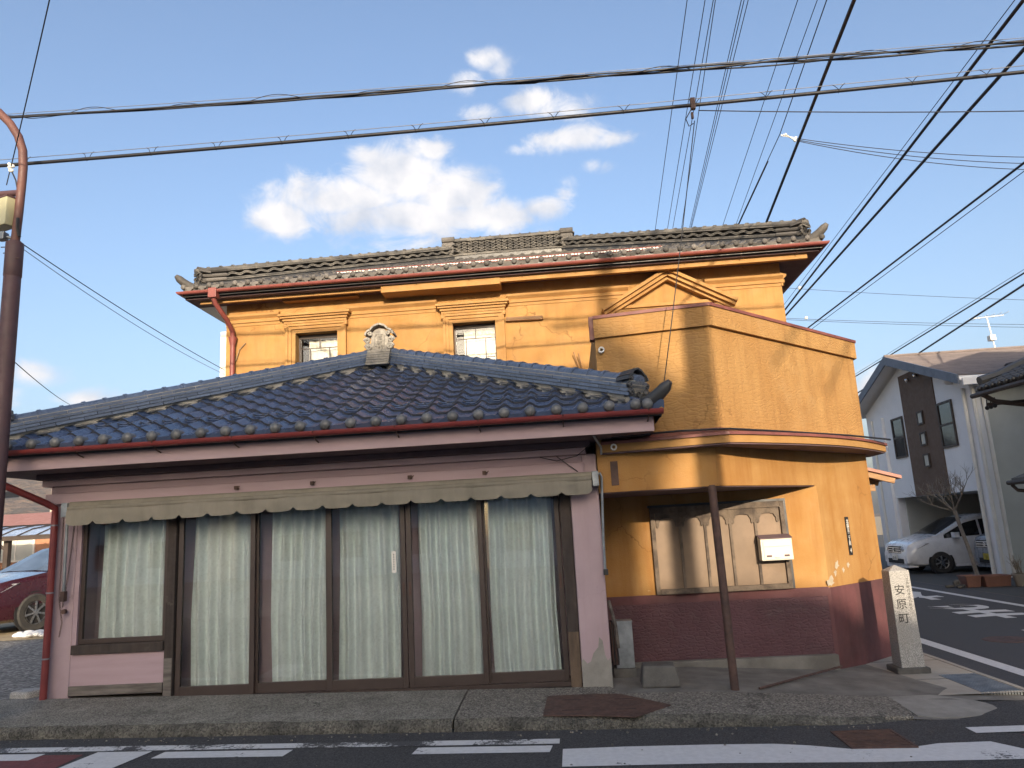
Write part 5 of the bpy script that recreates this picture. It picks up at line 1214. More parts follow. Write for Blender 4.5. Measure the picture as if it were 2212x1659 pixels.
for zz in (4.12, 3.55, 2.97):
    y0, y1, z0, z1 = hy(12.48), hy(12.82), hz(zz-.18), hz(zz+.18)
    f = MB().box(HX-.075, HX-.03, y0, y0+.05, z0, z1).box(HX-.075, HX-.03, y1-.05, y1, z0, z1).box(HX-.075, HX-.03, y0+.05, y1-.05, z1-.05, z1).box(HX-.075, HX-.03, y0+.05, y1-.05, z0, z0+.05)
    w_ = f.build('small_window', M_dkw, wh); MB().box(HX-.05, HX-.042, y0+.04, y1-.04, z0+.04, z1-.04).build('pane', M_hgrey, w_)
# roof: near slope towards the street corner, far slope, bargeboards, slate courses
ra = (16.6, 6.62); rn = (12.28, 5.14); rf_ = (20.55, 5.27); xo = HX-.45
def slope(y0, z0, y1, z1, x0, x1, t):
    b = MB(); b.v = [(x0, y0, z0), (x1, y0, z0), (x1, y1, z1), (x0, y1, z1), (x0, y0, z0-t), (x1, y0, z0-t), (x1, y1, z1-t), (x0, y1, z1-t)]
    b.f = [(0, 1, 2, 3), (7, 6, 5, 4), (0, 4, 5, 1), (1, 5, 6, 2), (2, 6, 7, 3), (3, 7, 4, 0)]; return b
rfo = slope(rn[0], rn[1], ra[0], ra[1], xo, 19.3, .12).add(slope(ra[0], ra[1], rf_[0], rf_[1], xo, 19.3, .12)).build('roof', M_hwhite, wh)
for k in range(22):
    t0, t1 = k/22, (k+1)/22
    for (A, B) in ((rn, ra), (rf_, ra)):
        y0, z0, y1, z1 = lerp(A[0], B[0], t0), lerp(A[1], B[1], t0), lerp(A[0], B[0], t1+.01), lerp(A[1], B[1], t1+.01)
        slope(y0, z0+.035, y1, z1+.018, xo-.01, 19.32, .016).build('slate_course', M_hroof, rfo)
for (A, B) in ((rn, ra), (rf_, ra)):
    q = MB(); q.v = [(xo-.05, A[0], A[1]+.04), (xo-.05, B[0], B[1]+.04), (xo-.05, B[0], B[1]-.24), (xo-.05, A[0], A[1]-.22)]; q.v += [(x+.04, y, z) for x, y, z in q.v]
    q.f = [(0, 1, 2, 3), (7, 6, 5, 4), (0, 4, 5, 1), (1, 5, 6, 2), (2, 6, 7, 3), (3, 7, 4, 0)]; q.build('bargeboard', M_hblue, rfo)
MB().tube([(xo-.02, ra[0], ra[1]+.05), (19.3, ra[0], ra[1]+.05)], .05, 6).build('ridge_cap', M_hroof, rfo)
for (x, d) in ((12.5, .22), (13.7, .26)):
    y = lerp(rn[0], ra[0], d); z = lerp(rn[1], ra[1], d); MB().ball((x, y, z+.05), .20, 8, 4, .35).build('snow_stop', M_dkw, rfo)
MB().box(xo+.05, 19.3, rn[0]-.08, rn[0]+.02, rn[1]-.26, rn[1]-.08).build('eave_gutter', M_hwhite, wh)
for (y, x) in ((12.98, HX-.06), (12.60, HX+.25), (12.63, HX+.02), (19.4, HX-.06)): MB().tube([(x, y, 4.9), (x, y, -.15)], .05, 8).build('downpipe', M_white, wh, smooth=True)
MB().box(HX-.1, HX+.2, 18.5, 19.2, -.2, 4.9).build('pilaster', M_hwhite, wh)
for (y, z) in ((12.98, 5.23), (12.47, 5.26)): MB().ball((HX-.10, hy(y), hz(z)), .07, 8, 5).build('wall_lamp', M_chrome, wh, smooth=True)
MB().ball((HX-.08, hy(10.82), hz(4.8)), .14, 10, 6).build('vent_hood', M_hwhite, wh, smooth=True)
an = empty('tv_antenna', (15.4, 16.6, 6.6), 'pale television antenna mast on the mauve roof ridge', 'antenna')
MB().tube([(15.4, 16.6, 6.55), (15.3, 16.6, 7.75)], .022, 6).build('mast', M_white, an)
MB().tube([(14.7, 16.5, 7.70), (15.9, 16.7, 7.80)], .014, 5).build('boom', M_white, an)
for i in range(6): x = 14.75+i*.22; MB().tube([(x, 16.3, 7.71+.02*i), (x, 16.9, 7.71+.02*i)], .008, 4).build('element', M_white, an)
MB().box(15.25, 15.42, 16.5, 16.7, 6.95, 7.12).build('booster', M_white, an)

# old tiled house whose eave corner shows at the right edge
th = empty('tiled_house', (10.4, 6, -.15), 'old house with dark tiled eave and dark downpipe at the right street edge', 'house')
MB().box(10.1, 16, 3.5, 8.75, -.2, 4.5).build('wall', M_hgrey, th)
dr = Vector((.0, -1, 0))
b = MB(); b.v = [(9.25, 9.55, 4.30), (9.25, 3.0, 4.12), (13, 3.0, 5.75), (13, 9.55, 5.9), (9.25, 9.55, 4.16), (9.25, 3.0, 3.98), (13, 3.0, 5.6), (13, 9.55, 5.75)]
b.f = [(3, 2, 1, 0), (4, 5, 6, 7), (0, 1, 5, 4), (1, 2, 6, 5), (2, 3, 7, 6), (3, 0, 4, 7)]
tr = b.build('roof', M_dkw, th)
MB().box(11.4, 17, 3.4, 8.7, 4.5, 7.0).build('shade_upper_wall', M_hgrey, th)  # unseen upper storey, added to shade the white house's side wall
gb = MB(); gb.v = [(11.0, 3, 6.9), (11.0, 9.1, 6.9), (14.2, 3, 8.3), (14.2, 9.1, 8.3), (17.4, 3, 6.9), (17.4, 9.1, 6.9)]; gb.f = [(0, 2, 3, 1), (2, 4, 5, 3), (0, 4, 2), (1, 3, 5), (0, 1, 5, 4)]; gb.build('shade_upper_roof', M_onid, th)
tke = tile_mesh('roof_tile', .27, .36, .03, .035, M_onid, .05)
for k in range(5):
    for c_ in range(22):
        y = 9.30-c_*.27; x = 9.22+k*.27; z = 4.32-(9.55-y)*.0275+k*.27*.427
        piece('roof_tile', tke, tr, Matrix.Translation((x, y, z)) @ Matrix.Rotation(-PI/2, 4, 'Z') @ Matrix.Rotation(math.atan(.427), 4, 'X'))
knm = knob('eave_knob', .055, M_onid)
for c_ in range(22): piece('eave_knob', knm, tr, Matrix.Translation((9.19, 9.31-c_*.27, 4.31-c_*.27*.0275)) @ Matrix.Rotation(-PI/2, 4, 'Z'))
MB().tube([(9.35, 9.5, 4.50), (9.8, 9.5, 4.62), (11, 9.5, 5.12), (13, 9.5, 6.0)], .12, 8).build('verge_ridge', M_onid, th, smooth=True)
MB().tube([(9.18, 9.6, 4.18), (9.18, 3, 4.0)], .055, 8).build('gutter', M_dkw, th, smooth=True)
MB().tube([(9.2, 9.2, 4.15), (9.35, 9.0, 3.95), (9.95, 8.6, 3.75), (10.05, 8.5, 3.6), (10.05, 8.5, 2.3)], .055, 8).build('downpipe', M_dkw, th, smooth=True)
MB().box(10.02, 10.12, 8.62, 8.78, -.15, 4.2).build('corner_post', M_dkw, th)
MB().tube([(9.25, 9.2, 3.92), (10.1, 8.75, 3.9)], .04, 6).build('bracket', M_dkw, th)
for k in range(3): MB().tube([(9.35+.0, 9.35-k*.16, 4.05), (9.33, 9.35-k*.16, 3.9)], .012, 5).ball((9.33, 9.35-k*.16, 3.86), .05, 8, 5).build('hanging_insulator', M_black, th)
b = MB(); b.v = [(9.35, 8.95, 2.24), (9.35, 3.5, 2.24), (10.1, 3.5, 2.5), (10.1, 8.95, 2.5), (9.35, 8.95, 2.12), (9.35, 3.5, 2.12), (10.1, 3.5, 2.38), (10.1, 8.95, 2.38)]; b.f = [(3, 2, 1, 0), (4, 5, 6, 7), (0, 1, 5, 4), (1, 2, 6, 5), (2, 3, 7, 6), (3, 0, 4, 7)]
b.build('lower_eave', M_onid, th); MB().tube([(9.30, 9.0, 2.15), (9.30, 3.5, 2.12)], .05, 8).build('gutter', M_dkw, th, smooth=True)
MB().tube([(9.32, 8.9, 2.1), (9.36, 8.8, 1.98), (10.0, 8.5, 1.85)], .04, 8).build('downpipe', M_dkw, th, smooth=True)

th.location.x += .22
# ------------------------------------------------------------------ vehicles
def interp(tab, x):
    for (a, u), (c, v) in zip(tab, tab[1:]):
        if a <= x <= c: return u+(v-u)*(x-a)/(c-a)
    return tab[-1][1] if x > tab[-1][0] else tab[0][1]
def make_car(name, label, cat, loc, rz, Lc, Wd, top_, belt, cowl, rfront, rrear, tail, paint, wheel_x, wr, glass, grille, plate=None, plate_mat=None, roof_rail=False, group=None):
    """vehicle along local +x from its nose at x=0; y is its width"""
    root = empty(name, loc, label, cat, group, rz)
    hw = Wd/2; zb = .22
    def wid(x, z):
        k = 1-.10*max(0, (.35-x)/.35)**2-.06*max(0, (x-Lc+.3)/.3)**2
        return hw*k
    xs = sorted(set([0, .03, .08, .16, .3, .5]+steps(.5, Lc-.3, 26)+[Lc-.3, Lc-.12, Lc-.04, Lc, cowl, rfront, rrear]))
    S = []
    for x in xs:
        t = interp(top_, x); bz = min(interp(belt, x), t-.02); w = wid(x, 0); green = t > bz+.12
        wt = w*(1-.20*min(1, max(0, (t-bz)/.62))) if green else w*.93
        mid = lerp(zb, bz, .55); bot = zb+.06*max(0, (.25-x)/.25)
        S.append([(x, w*.86, bot), (x, w*.965, bot+.06), (x, w, mid-.12), (x, w*1.0, mid+.05), (x, w*.985, bz-.03), (x, w*.96, bz), (x, lerp(w*.96, wt, .92), lerp(bz, t, .90)), (x, wt*.90, lerp(bz, t, .985)), (x, wt*.5, t+.012), (x, 0, t+.018)])
    b = MB()
    for i in range(len(S)-1):
        for sg_ in (1, -1):
            for j in range(9):
                p = [S[i][j], S[i+1][j], S[i+1][j+1], S[i][j+1]]; b.quad(*[(a, c*sg_, d) for a, c, d in p])
    for row in (S[0], S[-1]): b.quad(*([(a, c, d) for a, c, d in row]+[(a, -c, d) for a, c, d in row[::-1]]))
    b.quad(*([(S[i][0][0], S[i][0][1], S[i][0][2]) for i in range(len(S))]+[(S[i][0][0], -S[i][0][1], S[i][0][2]) for i in range(len(S)-1, -1, -1)]))
    def add(nm, mb, mat, smooth=False, parent=root):
        o = bpy.data.objects.new(nm, mb.mesh(nm, mat, smooth)); COL.objects.link(o); return local(o, parent)
    body = add('body', b, paint, True)
    def surf(x, v, off=.006):
        """point on the glasshouse side: v 0 at the belt, 1 at the roof rail"""
        t = interp(top_, x); bz = min(interp(belt, x), t-.02); w = wid(x, 0); wt = w*(1-.20*min(1, max(0, (t-bz)/.62)))
        return (x, lerp(w*.96, lerp(w*.96, wt, .92), v)+off, lerp(bz, lerp(bz, t, .90), v))
    wins = [(cowl+.22, lerp(rfront, rrear, .14), True), (lerp(rfront, rrear, .17), lerp(rfront, rrear, .55), False), (lerp(rfront, rrear, .58), rrear+.02, False)]
    for (a, c, fr) in wins:
        for sg_ in (1, -1):
            w = MB(); n = 8
            for i in range(n):
                xa, xc = lerp(a, c, i/n), lerp(a, c, (i+1)/n)
                def hi(x): 
                    tt = interp(top_, x)-interp(belt, x); return max(.02, min(.90, (tt-.09)/max(tt, .1)))
                p = [surf(xa, .06), surf(xc, .06), surf(xc, hi(xc)), surf(xa, hi(xa))]
                w.quad(*[(q_[0], q_[1]*sg_, q_[2]) for q_ in p])
            add('side_window', w, glass)
    ws = MB(); n = 8
    for i in range(n):
        xa, xc = lerp(cowl+.03, rfront-.03, i/n), lerp(cowl+.03, rfront-.03, (i+1)/n); ta, tc_ = interp(top_, xa)+.022, interp(top_, xc)+.022
        def wt_(x): 
            t = interp(top_, x); bz = min(interp(belt, x), t-.02); return wid(x, 0)*(1-.20*min(1, max(0, (t-bz)/.62)))
        w1, w2 = wt_(xa), wt_(xc); fs = (-.90, -.5, .5, .90); dz = (-.012, .012, .012, -.012)
        for k in range(3): ws.quad((xa, w1*fs[k], ta+dz[k]), (xa, w1*fs[k+1], ta+dz[k+1]), (xc, w2*fs[k+1], tc_+dz[k+1]), (xc, w2*fs[k], tc_+dz[k]))
    add('windscreen', ws, glass)
    for wx in wheel_x:
        for sg_ in (1, -1):
            yo = sg_*(hw-.10)
            add('wheel_arch', MB().lathe([(.001, .0), (wr+.055, .0), (wr+.055, .012), (.001, .012)], 24, (wx, sg_*hw*.985 if sg_ > 0 else -hw*.985-.012, wr+.0), 'Y'), M_dark)
            q = MB().lathe([(wr*.62, -.09), (wr*.92, -.10), (wr, -.07), (wr, .07), (wr*.92, .10), (wr*.62, .09)], 28, (wx, yo+sg_*.03, wr), 'Y'); wo_ = add('wheel', q, M_tyre, True)
            ro = add('rim', MB().lathe([(wr*.66, .0), (wr*.66, .02), (wr*.58, .03), (wr*.56, .0)], 28, (wx, yo+sg_*.105 if sg_ > 0 else yo-.125, wr), 'Y'), M_alloy, True, wo_)
            add('rim_back', MB().lathe([(.001, 0), (wr*.6, 0)], 20, (wx, yo+sg_*.09, wr), 'Y'), M_dark, False, wo_)
            sp_ = MB()
            for k in range(7):
                a = 2*PI*k/7; m = Matrix.Translation((wx, yo+sg_*.115, wr)) @ Matrix.Rotation(a, 4, 'Y'); sp_.obox(m, -.018, .018, -.012, .012, .02, wr*.6)
            sp_.lathe([(.001, -.02), (.05, -.02), (.05, .02), (.001, .02)], 12, (wx, yo+sg_*.115, wr), 'Y'); add('spokes', sp_, M_alloy, False, wo_)
    # face: grille bars, lamps, intake, plate, mirrors
    zg = grille[0]; gw = grille[1]
    add('grille', MB().box(-.012, .08, -gw, gw, zg-.10, zg+.10), M_dark)
    for k in range(3): add('grille_bar', MB().box(-.03, .02, -gw-.03, gw+.03, zg-.085+k*.065, zg-.055+k*.065), M_chrome)
    em = MB().lathe([(.03, -.012), (.055, -.012), (.055, .012), (.03, .012)], 16, (-.035, 0, zg), 'X'); add('badge', em, M_chrome)
    for sg_ in (1, -1):
        zh = zg+.09; y0 = sg_*(gw+.03)
        q = MB(); pts_ = [(.0, y0, zg-.03), (.0, y0, zg+.07), (.34, sg_*hw*.90, zh+.06), (.62, sg_*hw*1.0, zh+.08), (.30, sg_*hw*.985, zh-.07), (.05, sg_*hw*.80, zg-.06)]
        q.v = [(x-.022, y+sg_*.012, z) for x, y, z in pts_]+[(x+.1, y*.96, z) for x, y, z in pts_]; n = 6
        q.f = [tuple(range(n)), tuple(2*n-1-i for i in range(n))]+[(i, n+i, n+(i+1) % n, (i+1) % n) for i in range(n)]
        add('headlight', q, M_lens)
        add('fog_lamp', MB().lathe([(.001, -.03), (.05, -.03), (.07, .0), (.07, .03)], 12, (.06, sg_*hw*.74, .42), 'X'), M_lens)
        add('fog_bezel', MB().box(.03, .12, sg_*hw*.74-.12, sg_*hw*.74+.12, .38, .46), M_chrome)
        mx = cowl+.42; add('mirror', MB().box(mx, mx+.14, sg_*hw+.0 if sg_ > 0 else -hw-.2, hw+.2 if sg_ > 0 else -hw, interp(belt, mx)+.02, interp(belt, mx)+.17), paint, True)
        add('door_seam', MB().box(lerp(rfront, rrear, .16), lerp(rfront, rrear, .16)+.012, sg_*hw-.004, sg_*hw+.004, .36, interp(belt, 2)-.04), M_dark)
        add('door_handle', MB().box(lerp(rfront, rrear, .06), lerp(rfront, rrear, .06)+.2, sg_*hw*.992-.02, sg_*hw*.992+.02, interp(belt, 2)-.14, interp(belt, 2)-.10), paint)
        add('side_sill', MB().box(wheel_x[0]+wr+.1, wheel_x[1]-wr-.1, sg_*hw*.93-.03, sg_*hw*.93+.03, .18, .27), paint)
        if roof_rail: add('roof_rail', MB().tube([(rfront+.15, sg_*hw*.70, interp(top_, rfront+.2)-.0), (rfront+.4, sg_*hw*.70, interp(top_, rfront+.4)+.06), (rrear-.3, sg_*hw*.70, interp(top_, rrear-.3)+.05), (rrear, sg_*hw*.70, interp(top_, rrear))], .018, 6), M_chrome)
    add('lower_intake', MB().box(-.006, .08, -hw*.62, hw*.62, .30, .44), M_dark)
    add('front_bumper_lip', MB().box(.02, .3, -hw*.86, hw*.86, .19, .26), paint)
    if plate:
        pm = plate_mat or M_white
        po_ = add('number_plate', MB().box(-.035, -.018, -.165, .165, .40, .565), pm)
        me = textmesh(plate, .11, M_ink, .001, 'plate_lettering'); piece('plate_lettering', me, po_, Matrix.Translation((-.037, 0, .46)) @ Matrix.Rotation(-PI/2, 4, 'Z') @ Matrix.Rotation(PI/2, 4, 'X'))
    add('steering_wheel', MB().tube([(cowl+.75+.05*math.sin(a)*.5, .36+.18*math.cos(a), interp(belt, 2)+.02+.18*math.sin(a)) for a in steps(0, 2*PI, 16)], .015, 5), M_seat)
    for sg_ in (1, -1): add('seat', MB().box(cowl+1.15, cowl+1.32, sg_*.37-.24, sg_*.37+.24, .6, interp(belt, 2)+.22), M_seat, True)
    return root
# the white people carrier with its nose out of the garage
make_car('minivan', 'pearl white minivan parked nose out in the white house garage', 'car', (9.72, 16.0, -.155), 0, 4.5, 1.78,
         [(0, .64), (.05, .84), (.3, .95), (.65, 1.03), (.9, 1.09), (1.75, 1.54), (2.2, 1.64), (3.4, 1.66), (4.15, 1.60), (4.42, 1.2), (4.5, .85)],
         [(0, .62), (.3, .88), (.9, .97), (2.5, 1.02), (4.5, 1.06)], .88, 1.82, 3.95, 4.4, M_carw, (.92, 3.6), .31, M_dgl, (.70, .42), '02-43')
make_car('kei_van', 'silver blue boxy van with yellow number plate beside the white minivan', 'car', (11.35, 13.95, -.155), 0, 3.4, 1.46,
         [(0, .75), (.05, 1.0), (.25, 1.06), (.45, 1.12), (.95, 1.62), (1.4, 1.74), (2.6, 1.76), (3.25, 1.72), (3.4, 1.0)],
         [(0, .72), (.3, 1.0), (3.4, 1.05)], .42, 1.0, 3.1, 3.3, M_carg, (.62, 2.75), .28, M_dgl, (.82, .45), '33', M_yplate)
make_car('suv', 'dark maroon crossover car parked on the sunlit gravel lot', 'car', (-12.13, 6.07, .245), R(70), 4.75, 1.9,
         [(0, .74), (.06, .94), (.4, 1.03), (.9, 1.10), (1.25, 1.16), (2.15, 1.62), (2.7, 1.70), (3.7, 1.68), (4.4, 1.5), (4.65, 1.1), (4.75, .9)],
         [(0, .72), (.3, .95), (1.2, 1.06), (3, 1.10), (4.75, 1.18)], 1.22, 2.2, 4.2, 4.6, M_carm, (.98, 3.75), .37, pmat('sky_tinted_car_glass', (.10, .13, .17), .05, (.06, .075, .09), 3, spec=.9), (.80, .40), None, roof_rail=True)  # the sky's reflection is put into the glass colour as blue-grey
make_car('parked_car', 'dark estate car with pale roof rails under the blue carport', 'car', (-25.6, 17.5, .28), R(8), 4.6, 1.8,
         [(0, .7), (.06, .88), (.5, .97), (1.1, 1.06), (1.9, 1.52), (2.6, 1.62), (3.9, 1.60), (4.4, 1.2), (4.6, .9)],
         [(0, .68), (.3, .9), (1.2, 1.0), (4.6, 1.06)], 1.1, 1.95, 4.1, 4.5, M_card, (.95, 3.7), .32, M_dgl, (.72, .42), None, roof_rail=True)

# ------------------------------------------------------------------ bare tree, planters, shrubs across the side street
def branchy(mb, p, d, L_, r, depth, rd, spread=.55, n=3):
    p = Vector(p); d = Vector(d).normalized(); pts_ = [p]; q_ = p.copy(); dd = d.copy()
    for i in range(4):
        dd = (dd+Vector((rd.uniform(-.18, .18), rd.uniform(-.18, .18), rd.uniform(-.06, .14)))).normalized(); q_ = q_+dd*(L_/4); pts_.append(q_.copy())
    mb.tube(pts_, [lerp(r, r*.6, i/4) for i in range(5)], 6 if r > .012 else 4)
    if depth <= 0: return
    for k in range(n):
        t = rd.uniform(.45, 1.0); b0 = pts_[min(4, int(t*4))]; ax = Vector((rd.uniform(-1, 1), rd.uniform(-1, 1), rd.uniform(-.1, .5))).normalized()
        branchy(mb, b0, (dd+ax*spread*1.6).normalized(), L_*rd.uniform(.55, .8), r*.55, depth-1, rd, spread, n)
rd = random.Random(5)
bt = empty('bare_tree', (10.05, 12.0, -.15), 'slender leafless street tree with spreading grey limbs before the garage', 'tree')
trk = MB(); trk.tube([(10.05, 12.0, -.15), (9.95, 12.02, .6), (9.84, 12.05, 1.2), (9.76, 12.05, 1.65)], [.055, .048, .045, .05], 10); trk.build('trunk', M_bark, bt, smooth=True)
cr_ = MB()
for d in ((-1, -.3, .55), (-.7, .4, .8), (-.15, -.3, 1), (.5, .2, .9), (.25, -.6, .8), (-.9, .2, .35)): branchy(cr_, (9.76, 12.05, 1.6), d, .68, .021, 3, rd, .5, 3)
cr_.build('crown', M_bark, bt)
def trough(x0, x1, y0, y1, h, mat, nm, label, cat, grp=None):
    b = MB(); z0 = -.155; k = .03
    b.v = [(x0+k, y0+k, z0), (x1-k, y0+k, z0), (x1-k, y1-k, z0), (x0+k, y1-k, z0), (x0, y0, z0+h), (x1, y0, z0+h), (x1, y1, z0+h), (x0, y1, z0+h), (x0+.02, y0+.02, z0+h), (x1-.02, y0+.02, z0+h), (x1-.02, y1-.02, z0+h), (x0+.02, y1-.02, z0+h), (x0+.04, y0+.04, z0+h-.05), (x1-.04, y0+.04, z0+h-.05), (x1-.04, y1-.04, z0+h-.05), (x0+.04, y1-.04, z0+h-.05)]
    b.f = [(0, 3, 2, 1)]+[(i, (i+1) % 4, 4+(i+1) % 4, 4+i) for i in range(4)]+[(4+i, 4+(i+1) % 4, 8+(i+1) % 4, 8+i) for i in range(4)]+[(8+i, 8+(i+1) % 4, 12+(i+1) % 4, 12+i) for i in range(4)]+[(12, 13, 14, 15)]
    o = thing(nm, b, mat, label, cat, grp, bevel=.012); r = MB()
    for (a, c, d, e) in ((x0-.012, x1+.012, y0-.012, y0+.01), (x0-.012, x1+.012, y1-.01, y1+.012), (x0-.012, x0+.01, y0+.01, y1-.01), (x1-.01, x1+.012, y0+.01, y1-.01)): r.box(a, c, d, e, z0+h-.03, z0+h+.004)
    r.build('rim', mat, o); return o
trough(9.05, 9.40, 10.55, 10.95, .26, M_terra, 'planter', 'small square terracotta planter beside the longer red trough', 'planter')
trough(9.42, 10.02, 10.45, 10.85, .25, M_terra, 'planter', 'long dark red planter trough in front of the bare tree', 'planter')
for x, mat, lab in ((10.18, M_pot, 'brownish grey round pot holding dry twigs at the street edge'), (10.50, pmat('pale_pot', (.42, .41, .38), .6), 'paler grey round pot beside the brownish one')):
    b = MB().lathe([(.001, 0), (.12, 0), (.165, .24), (.185, .24), (.185, .28), (.155, .28), (.145, .22), (.001, .22)], 18, (x, 10.38, -.155)); thing('plant_pot', b, mat, lab, 'plant pot', smooth=True)
for k, (x, lab) in enumerate(((10.18, 'leafless dry shrub spraying from the brownish pot'), (10.50, 'short dead plant stems in the paler pot'), (9.2, None))):
    if lab is None: continue
    b = MB()
    for i in range(16): branchy(b, (x+rd.uniform(-.08, .08), 10.38+rd.uniform(-.08, .08), .07), (rd.uniform(-.9, .5), rd.uniform(-.5, .5), 1), .36 if k == 0 else .26, .006, 1, rd, .5, 2)
    thing('dry_shrub', b, M_twig, lab, 'shrub')
b = MB()
for (x, y, a) in ((8.75, 10.75, .2), (8.88, 10.55, 1.1), (8.98, 10.7, 2.4)): b.tube([(x-.1*math.cos(a), y-.1*math.sin(a), -.12), (x+.1*math.cos(a), y+.1*math.sin(a), -.12)], .035, 7)
b.ball((8.95, 10.82, -.06), .09, 7, 5, .9); thing('stone_heap', b, M_granited, 'little heap of pale stones and pipe ends by the small planter', 'stones')

# ------------------------------------------------------------------ behind the yellow building on the side street
gt = empty('gate_porch', (4.2, 8.4, -.1), 'wooden gate porch with small pitched roof jutting behind the yellow corner', 'gate')
b = MB(); b.v = [(3.9, 7.6, 2.95), (5.35, 7.6, 2.50), (5.35, 9.6, 2.50), (3.9, 9.6, 2.95)]; b.v += [(x, y, z-.05) for x, y, z in b.v]; b.f = [(0, 1, 2, 3), (7, 6, 5, 4), (0, 4, 5, 1), (1, 5, 6, 2), (2, 6, 7, 3), (3, 7, 4, 0)]
b.build('roof', M_rroof, gt)
for y in (7.65, 8.3, 9.0, 9.5):
    q = MB(); m = Matrix.Translation((3.9, y, 2.86)) @ Matrix.Rotation(.302, 4, 'Y'); q.obox(m, 0, 1.42, -.03, .03, -.06, .02); q.build('rafter', M_woody, gt)
MB().box(3.9, 4.95, 7.66, 7.76, 2.28, 2.38).build('beam', M_woody, gt); MB().box(4.72, 4.82, 7.62, 9.5, 2.38, 2.56).build('purlin', M_woody, gt); MB().box(4.64, 4.76, 7.66, 7.78, 2.36, 2.6).build('strut', M_woody, gt)
MB().box(4.0, 4.14, 7.7, 7.84, -.16, 2.3).build('gate_post', M_dkw, gt); MB().box(4.0, 4.14, 9.3, 9.44, -.16, 2.9).build('gate_post', M_dkw, gt)
nb = empty('neighbour_house', (7.5, 24, -.15), 'low house with dark tiles and white upper wall seen past the yellow corner', 'house')
MB().box(5.6, 10.6, 23.5, 30, -.2, 3.3).build('wall', M_white, nb); MB().box(5.55, 10.65, 23.46, 23.5, 2.1, 2.8).build('dark_board', M_dkw, nb); MB().box(5.55, 10.65, 23.44, 23.5, -.2, .75).build('plinth_boards', M_hbrown, nb)  # dark brown band across the upper part of the white wall
b = MB(); b.v = [(5.2, 22.9, 3.3), (11, 22.9, 3.3), (11, 27, 5.0), (5.2, 27, 5.0)]; b.v += [(x, y, z-.12) for x, y, z in b.v]; b.f = [(0, 1, 2, 3), (7, 6, 5, 4), (0, 4, 5, 1), (1, 5, 6, 2), (2, 6, 7, 3), (3, 7, 4, 0)]
nro = b.build('roof', M_onid, nb)
for k in range(20): MB().tube([(5.3+k*.29, 22.88, 3.34), (5.3+k*.29, 27, 5.04)], .07, 6).build('tile_roll', M_onid, nro)
thing('garden_wall', MB().box(5.6, 10.4, 21.4, 21.6, -.2, .75), M_hwhite, 'low white garden wall between the stone post and the minivan', 'wall')
pn = empty('garden_pine', (8.6, 20.6, -.1), 'dark twisted garden pine beside the white house corner', 'tree')
tk = MB().tube([(8.75, 20.6, -.15), (8.7, 20.6, .5), (8.85, 20.55, .95), (8.55, 20.6, 1.25), (8.65, 20.6, 1.7), (8.4, 20.6, 2.1)], [.11, .10, .09, .085, .07, .05], 8); tk.tube([(8.55, 20.6, 1.3), (8.2, 20.5, 1.5), (7.7, 20.5, 1.6)], [.06, .05, .03], 6); tk.build('trunk', M_bark, pn, smooth=True)
lf = MB(); rd = random.Random(11)
for (cx, cz, rx, rz_) in ((8.45, 2.2, .45, .25), (7.95, 1.75, .5, .2), (8.75, 1.9, .35, .25), (8.1, 2.35, .5, .25), (8.3, 1.95, .5, .2), (7.6, 2.0, .35, .2)):
    for i in range(420):
        a, u, r = rd.uniform(0, 2*PI), rd.uniform(-1, 1), rd.random()**.4
        p = Vector((cx+rx*r*math.cos(a), 20.55+rx*r*math.sin(a), cz+rz_*r*u)); d1 = Vector((rd.uniform(-1, 1), rd.uniform(-1, 1), rd.uniform(-.4, 1))).normalized()*.085; d2 = d1.cross(Vector((rd.uniform(-1, 1), rd.uniform(-1, 1), rd.uniform(-1, 1)))).normalized()*.022
        lf.quad(p-d2, p+d1, p+d2)
lf.build('crown', M_green, pn, fix=False)
b = MB()
for i in range(6): branchy(b, (8.35+rd.uniform(-.1, .1), 19.9, -.15), (rd.uniform(-.3, .3), rd.uniform(-.3, .3), 1), .5, .012, 2, rd, .6, 3)
thing('nandina_shrub', b, M_terra, 'small reddish shrub in front of the low white garden wall', 'shrub')
thing('hedge', MB().ball((7.6, 22.4, .6), 1.0, 14, 8, .7).ball((8.6, 22.5, .55), .9, 14, 8, .7), M_green, 'dark clipped hedge mound behind the low white wall', 'hedge')

# ------------------------------------------------------------------ left background: lot, carport, red-roofed building, hill
cpo = empty('carport', (-23, 21, .3), 'blue polycarbonate carport roof on brown posts behind the maroon car', 'carport')
seg = [(-.0, 2.60), (.6, 2.86), (1.4, 3.02), (2.4, 3.08), (3.4, 3.02)]
for (y0, z0), (y1, z1) in zip(seg, seg[1:]):
    b = MB(); b.v = [(-30, 19+y0, z0), (-18.3, 19+y0, z0-.08), (-18.3, 19+y1, z1-.08), (-30, 19+y1, z1)]; b.v += [(x, y, z-.02) for x, y, z in b.v]; b.f = [(0, 1, 2, 3), (7, 6, 5, 4), (0, 4, 5, 1), (1, 5, 6, 2), (2, 6, 7, 3), (3, 7, 4, 0)]; b.build('roof_sheet', M_carp, cpo)
for i in range(16):
    x = -29.8+i*.75; MB().tube([(x+.35*(y/1.2), 19+y, lerp(z, z-.08, (x+30)/11.7)+.02) for y, z in seg], .03, 5).build('rib', M_dkw, cpo)
MB().box(-30, -18.25, 18.9, 19.02, 2.40, 2.57).build('front_beam', M_dkw, cpo)
for x in (-27.6, -21.35, -18.6): MB().box(x-.09, x+.09, 19.2, 19.4, .1, 2.6).build('post', M_dkw, cpo); MB().tube([(x, 19.3, 2.0), (x-.6, 19.3, 2.5)], .05, 6).build('brace', M_dkw, cpo)
rb = empty('brown_building', (-25, 27, .3), 'orange brown house with red metal roof behind the carport', 'house')
MB().box(-34, -19.5, 25, 31, 0, 3.1).build('wall', M_bwall, rb)
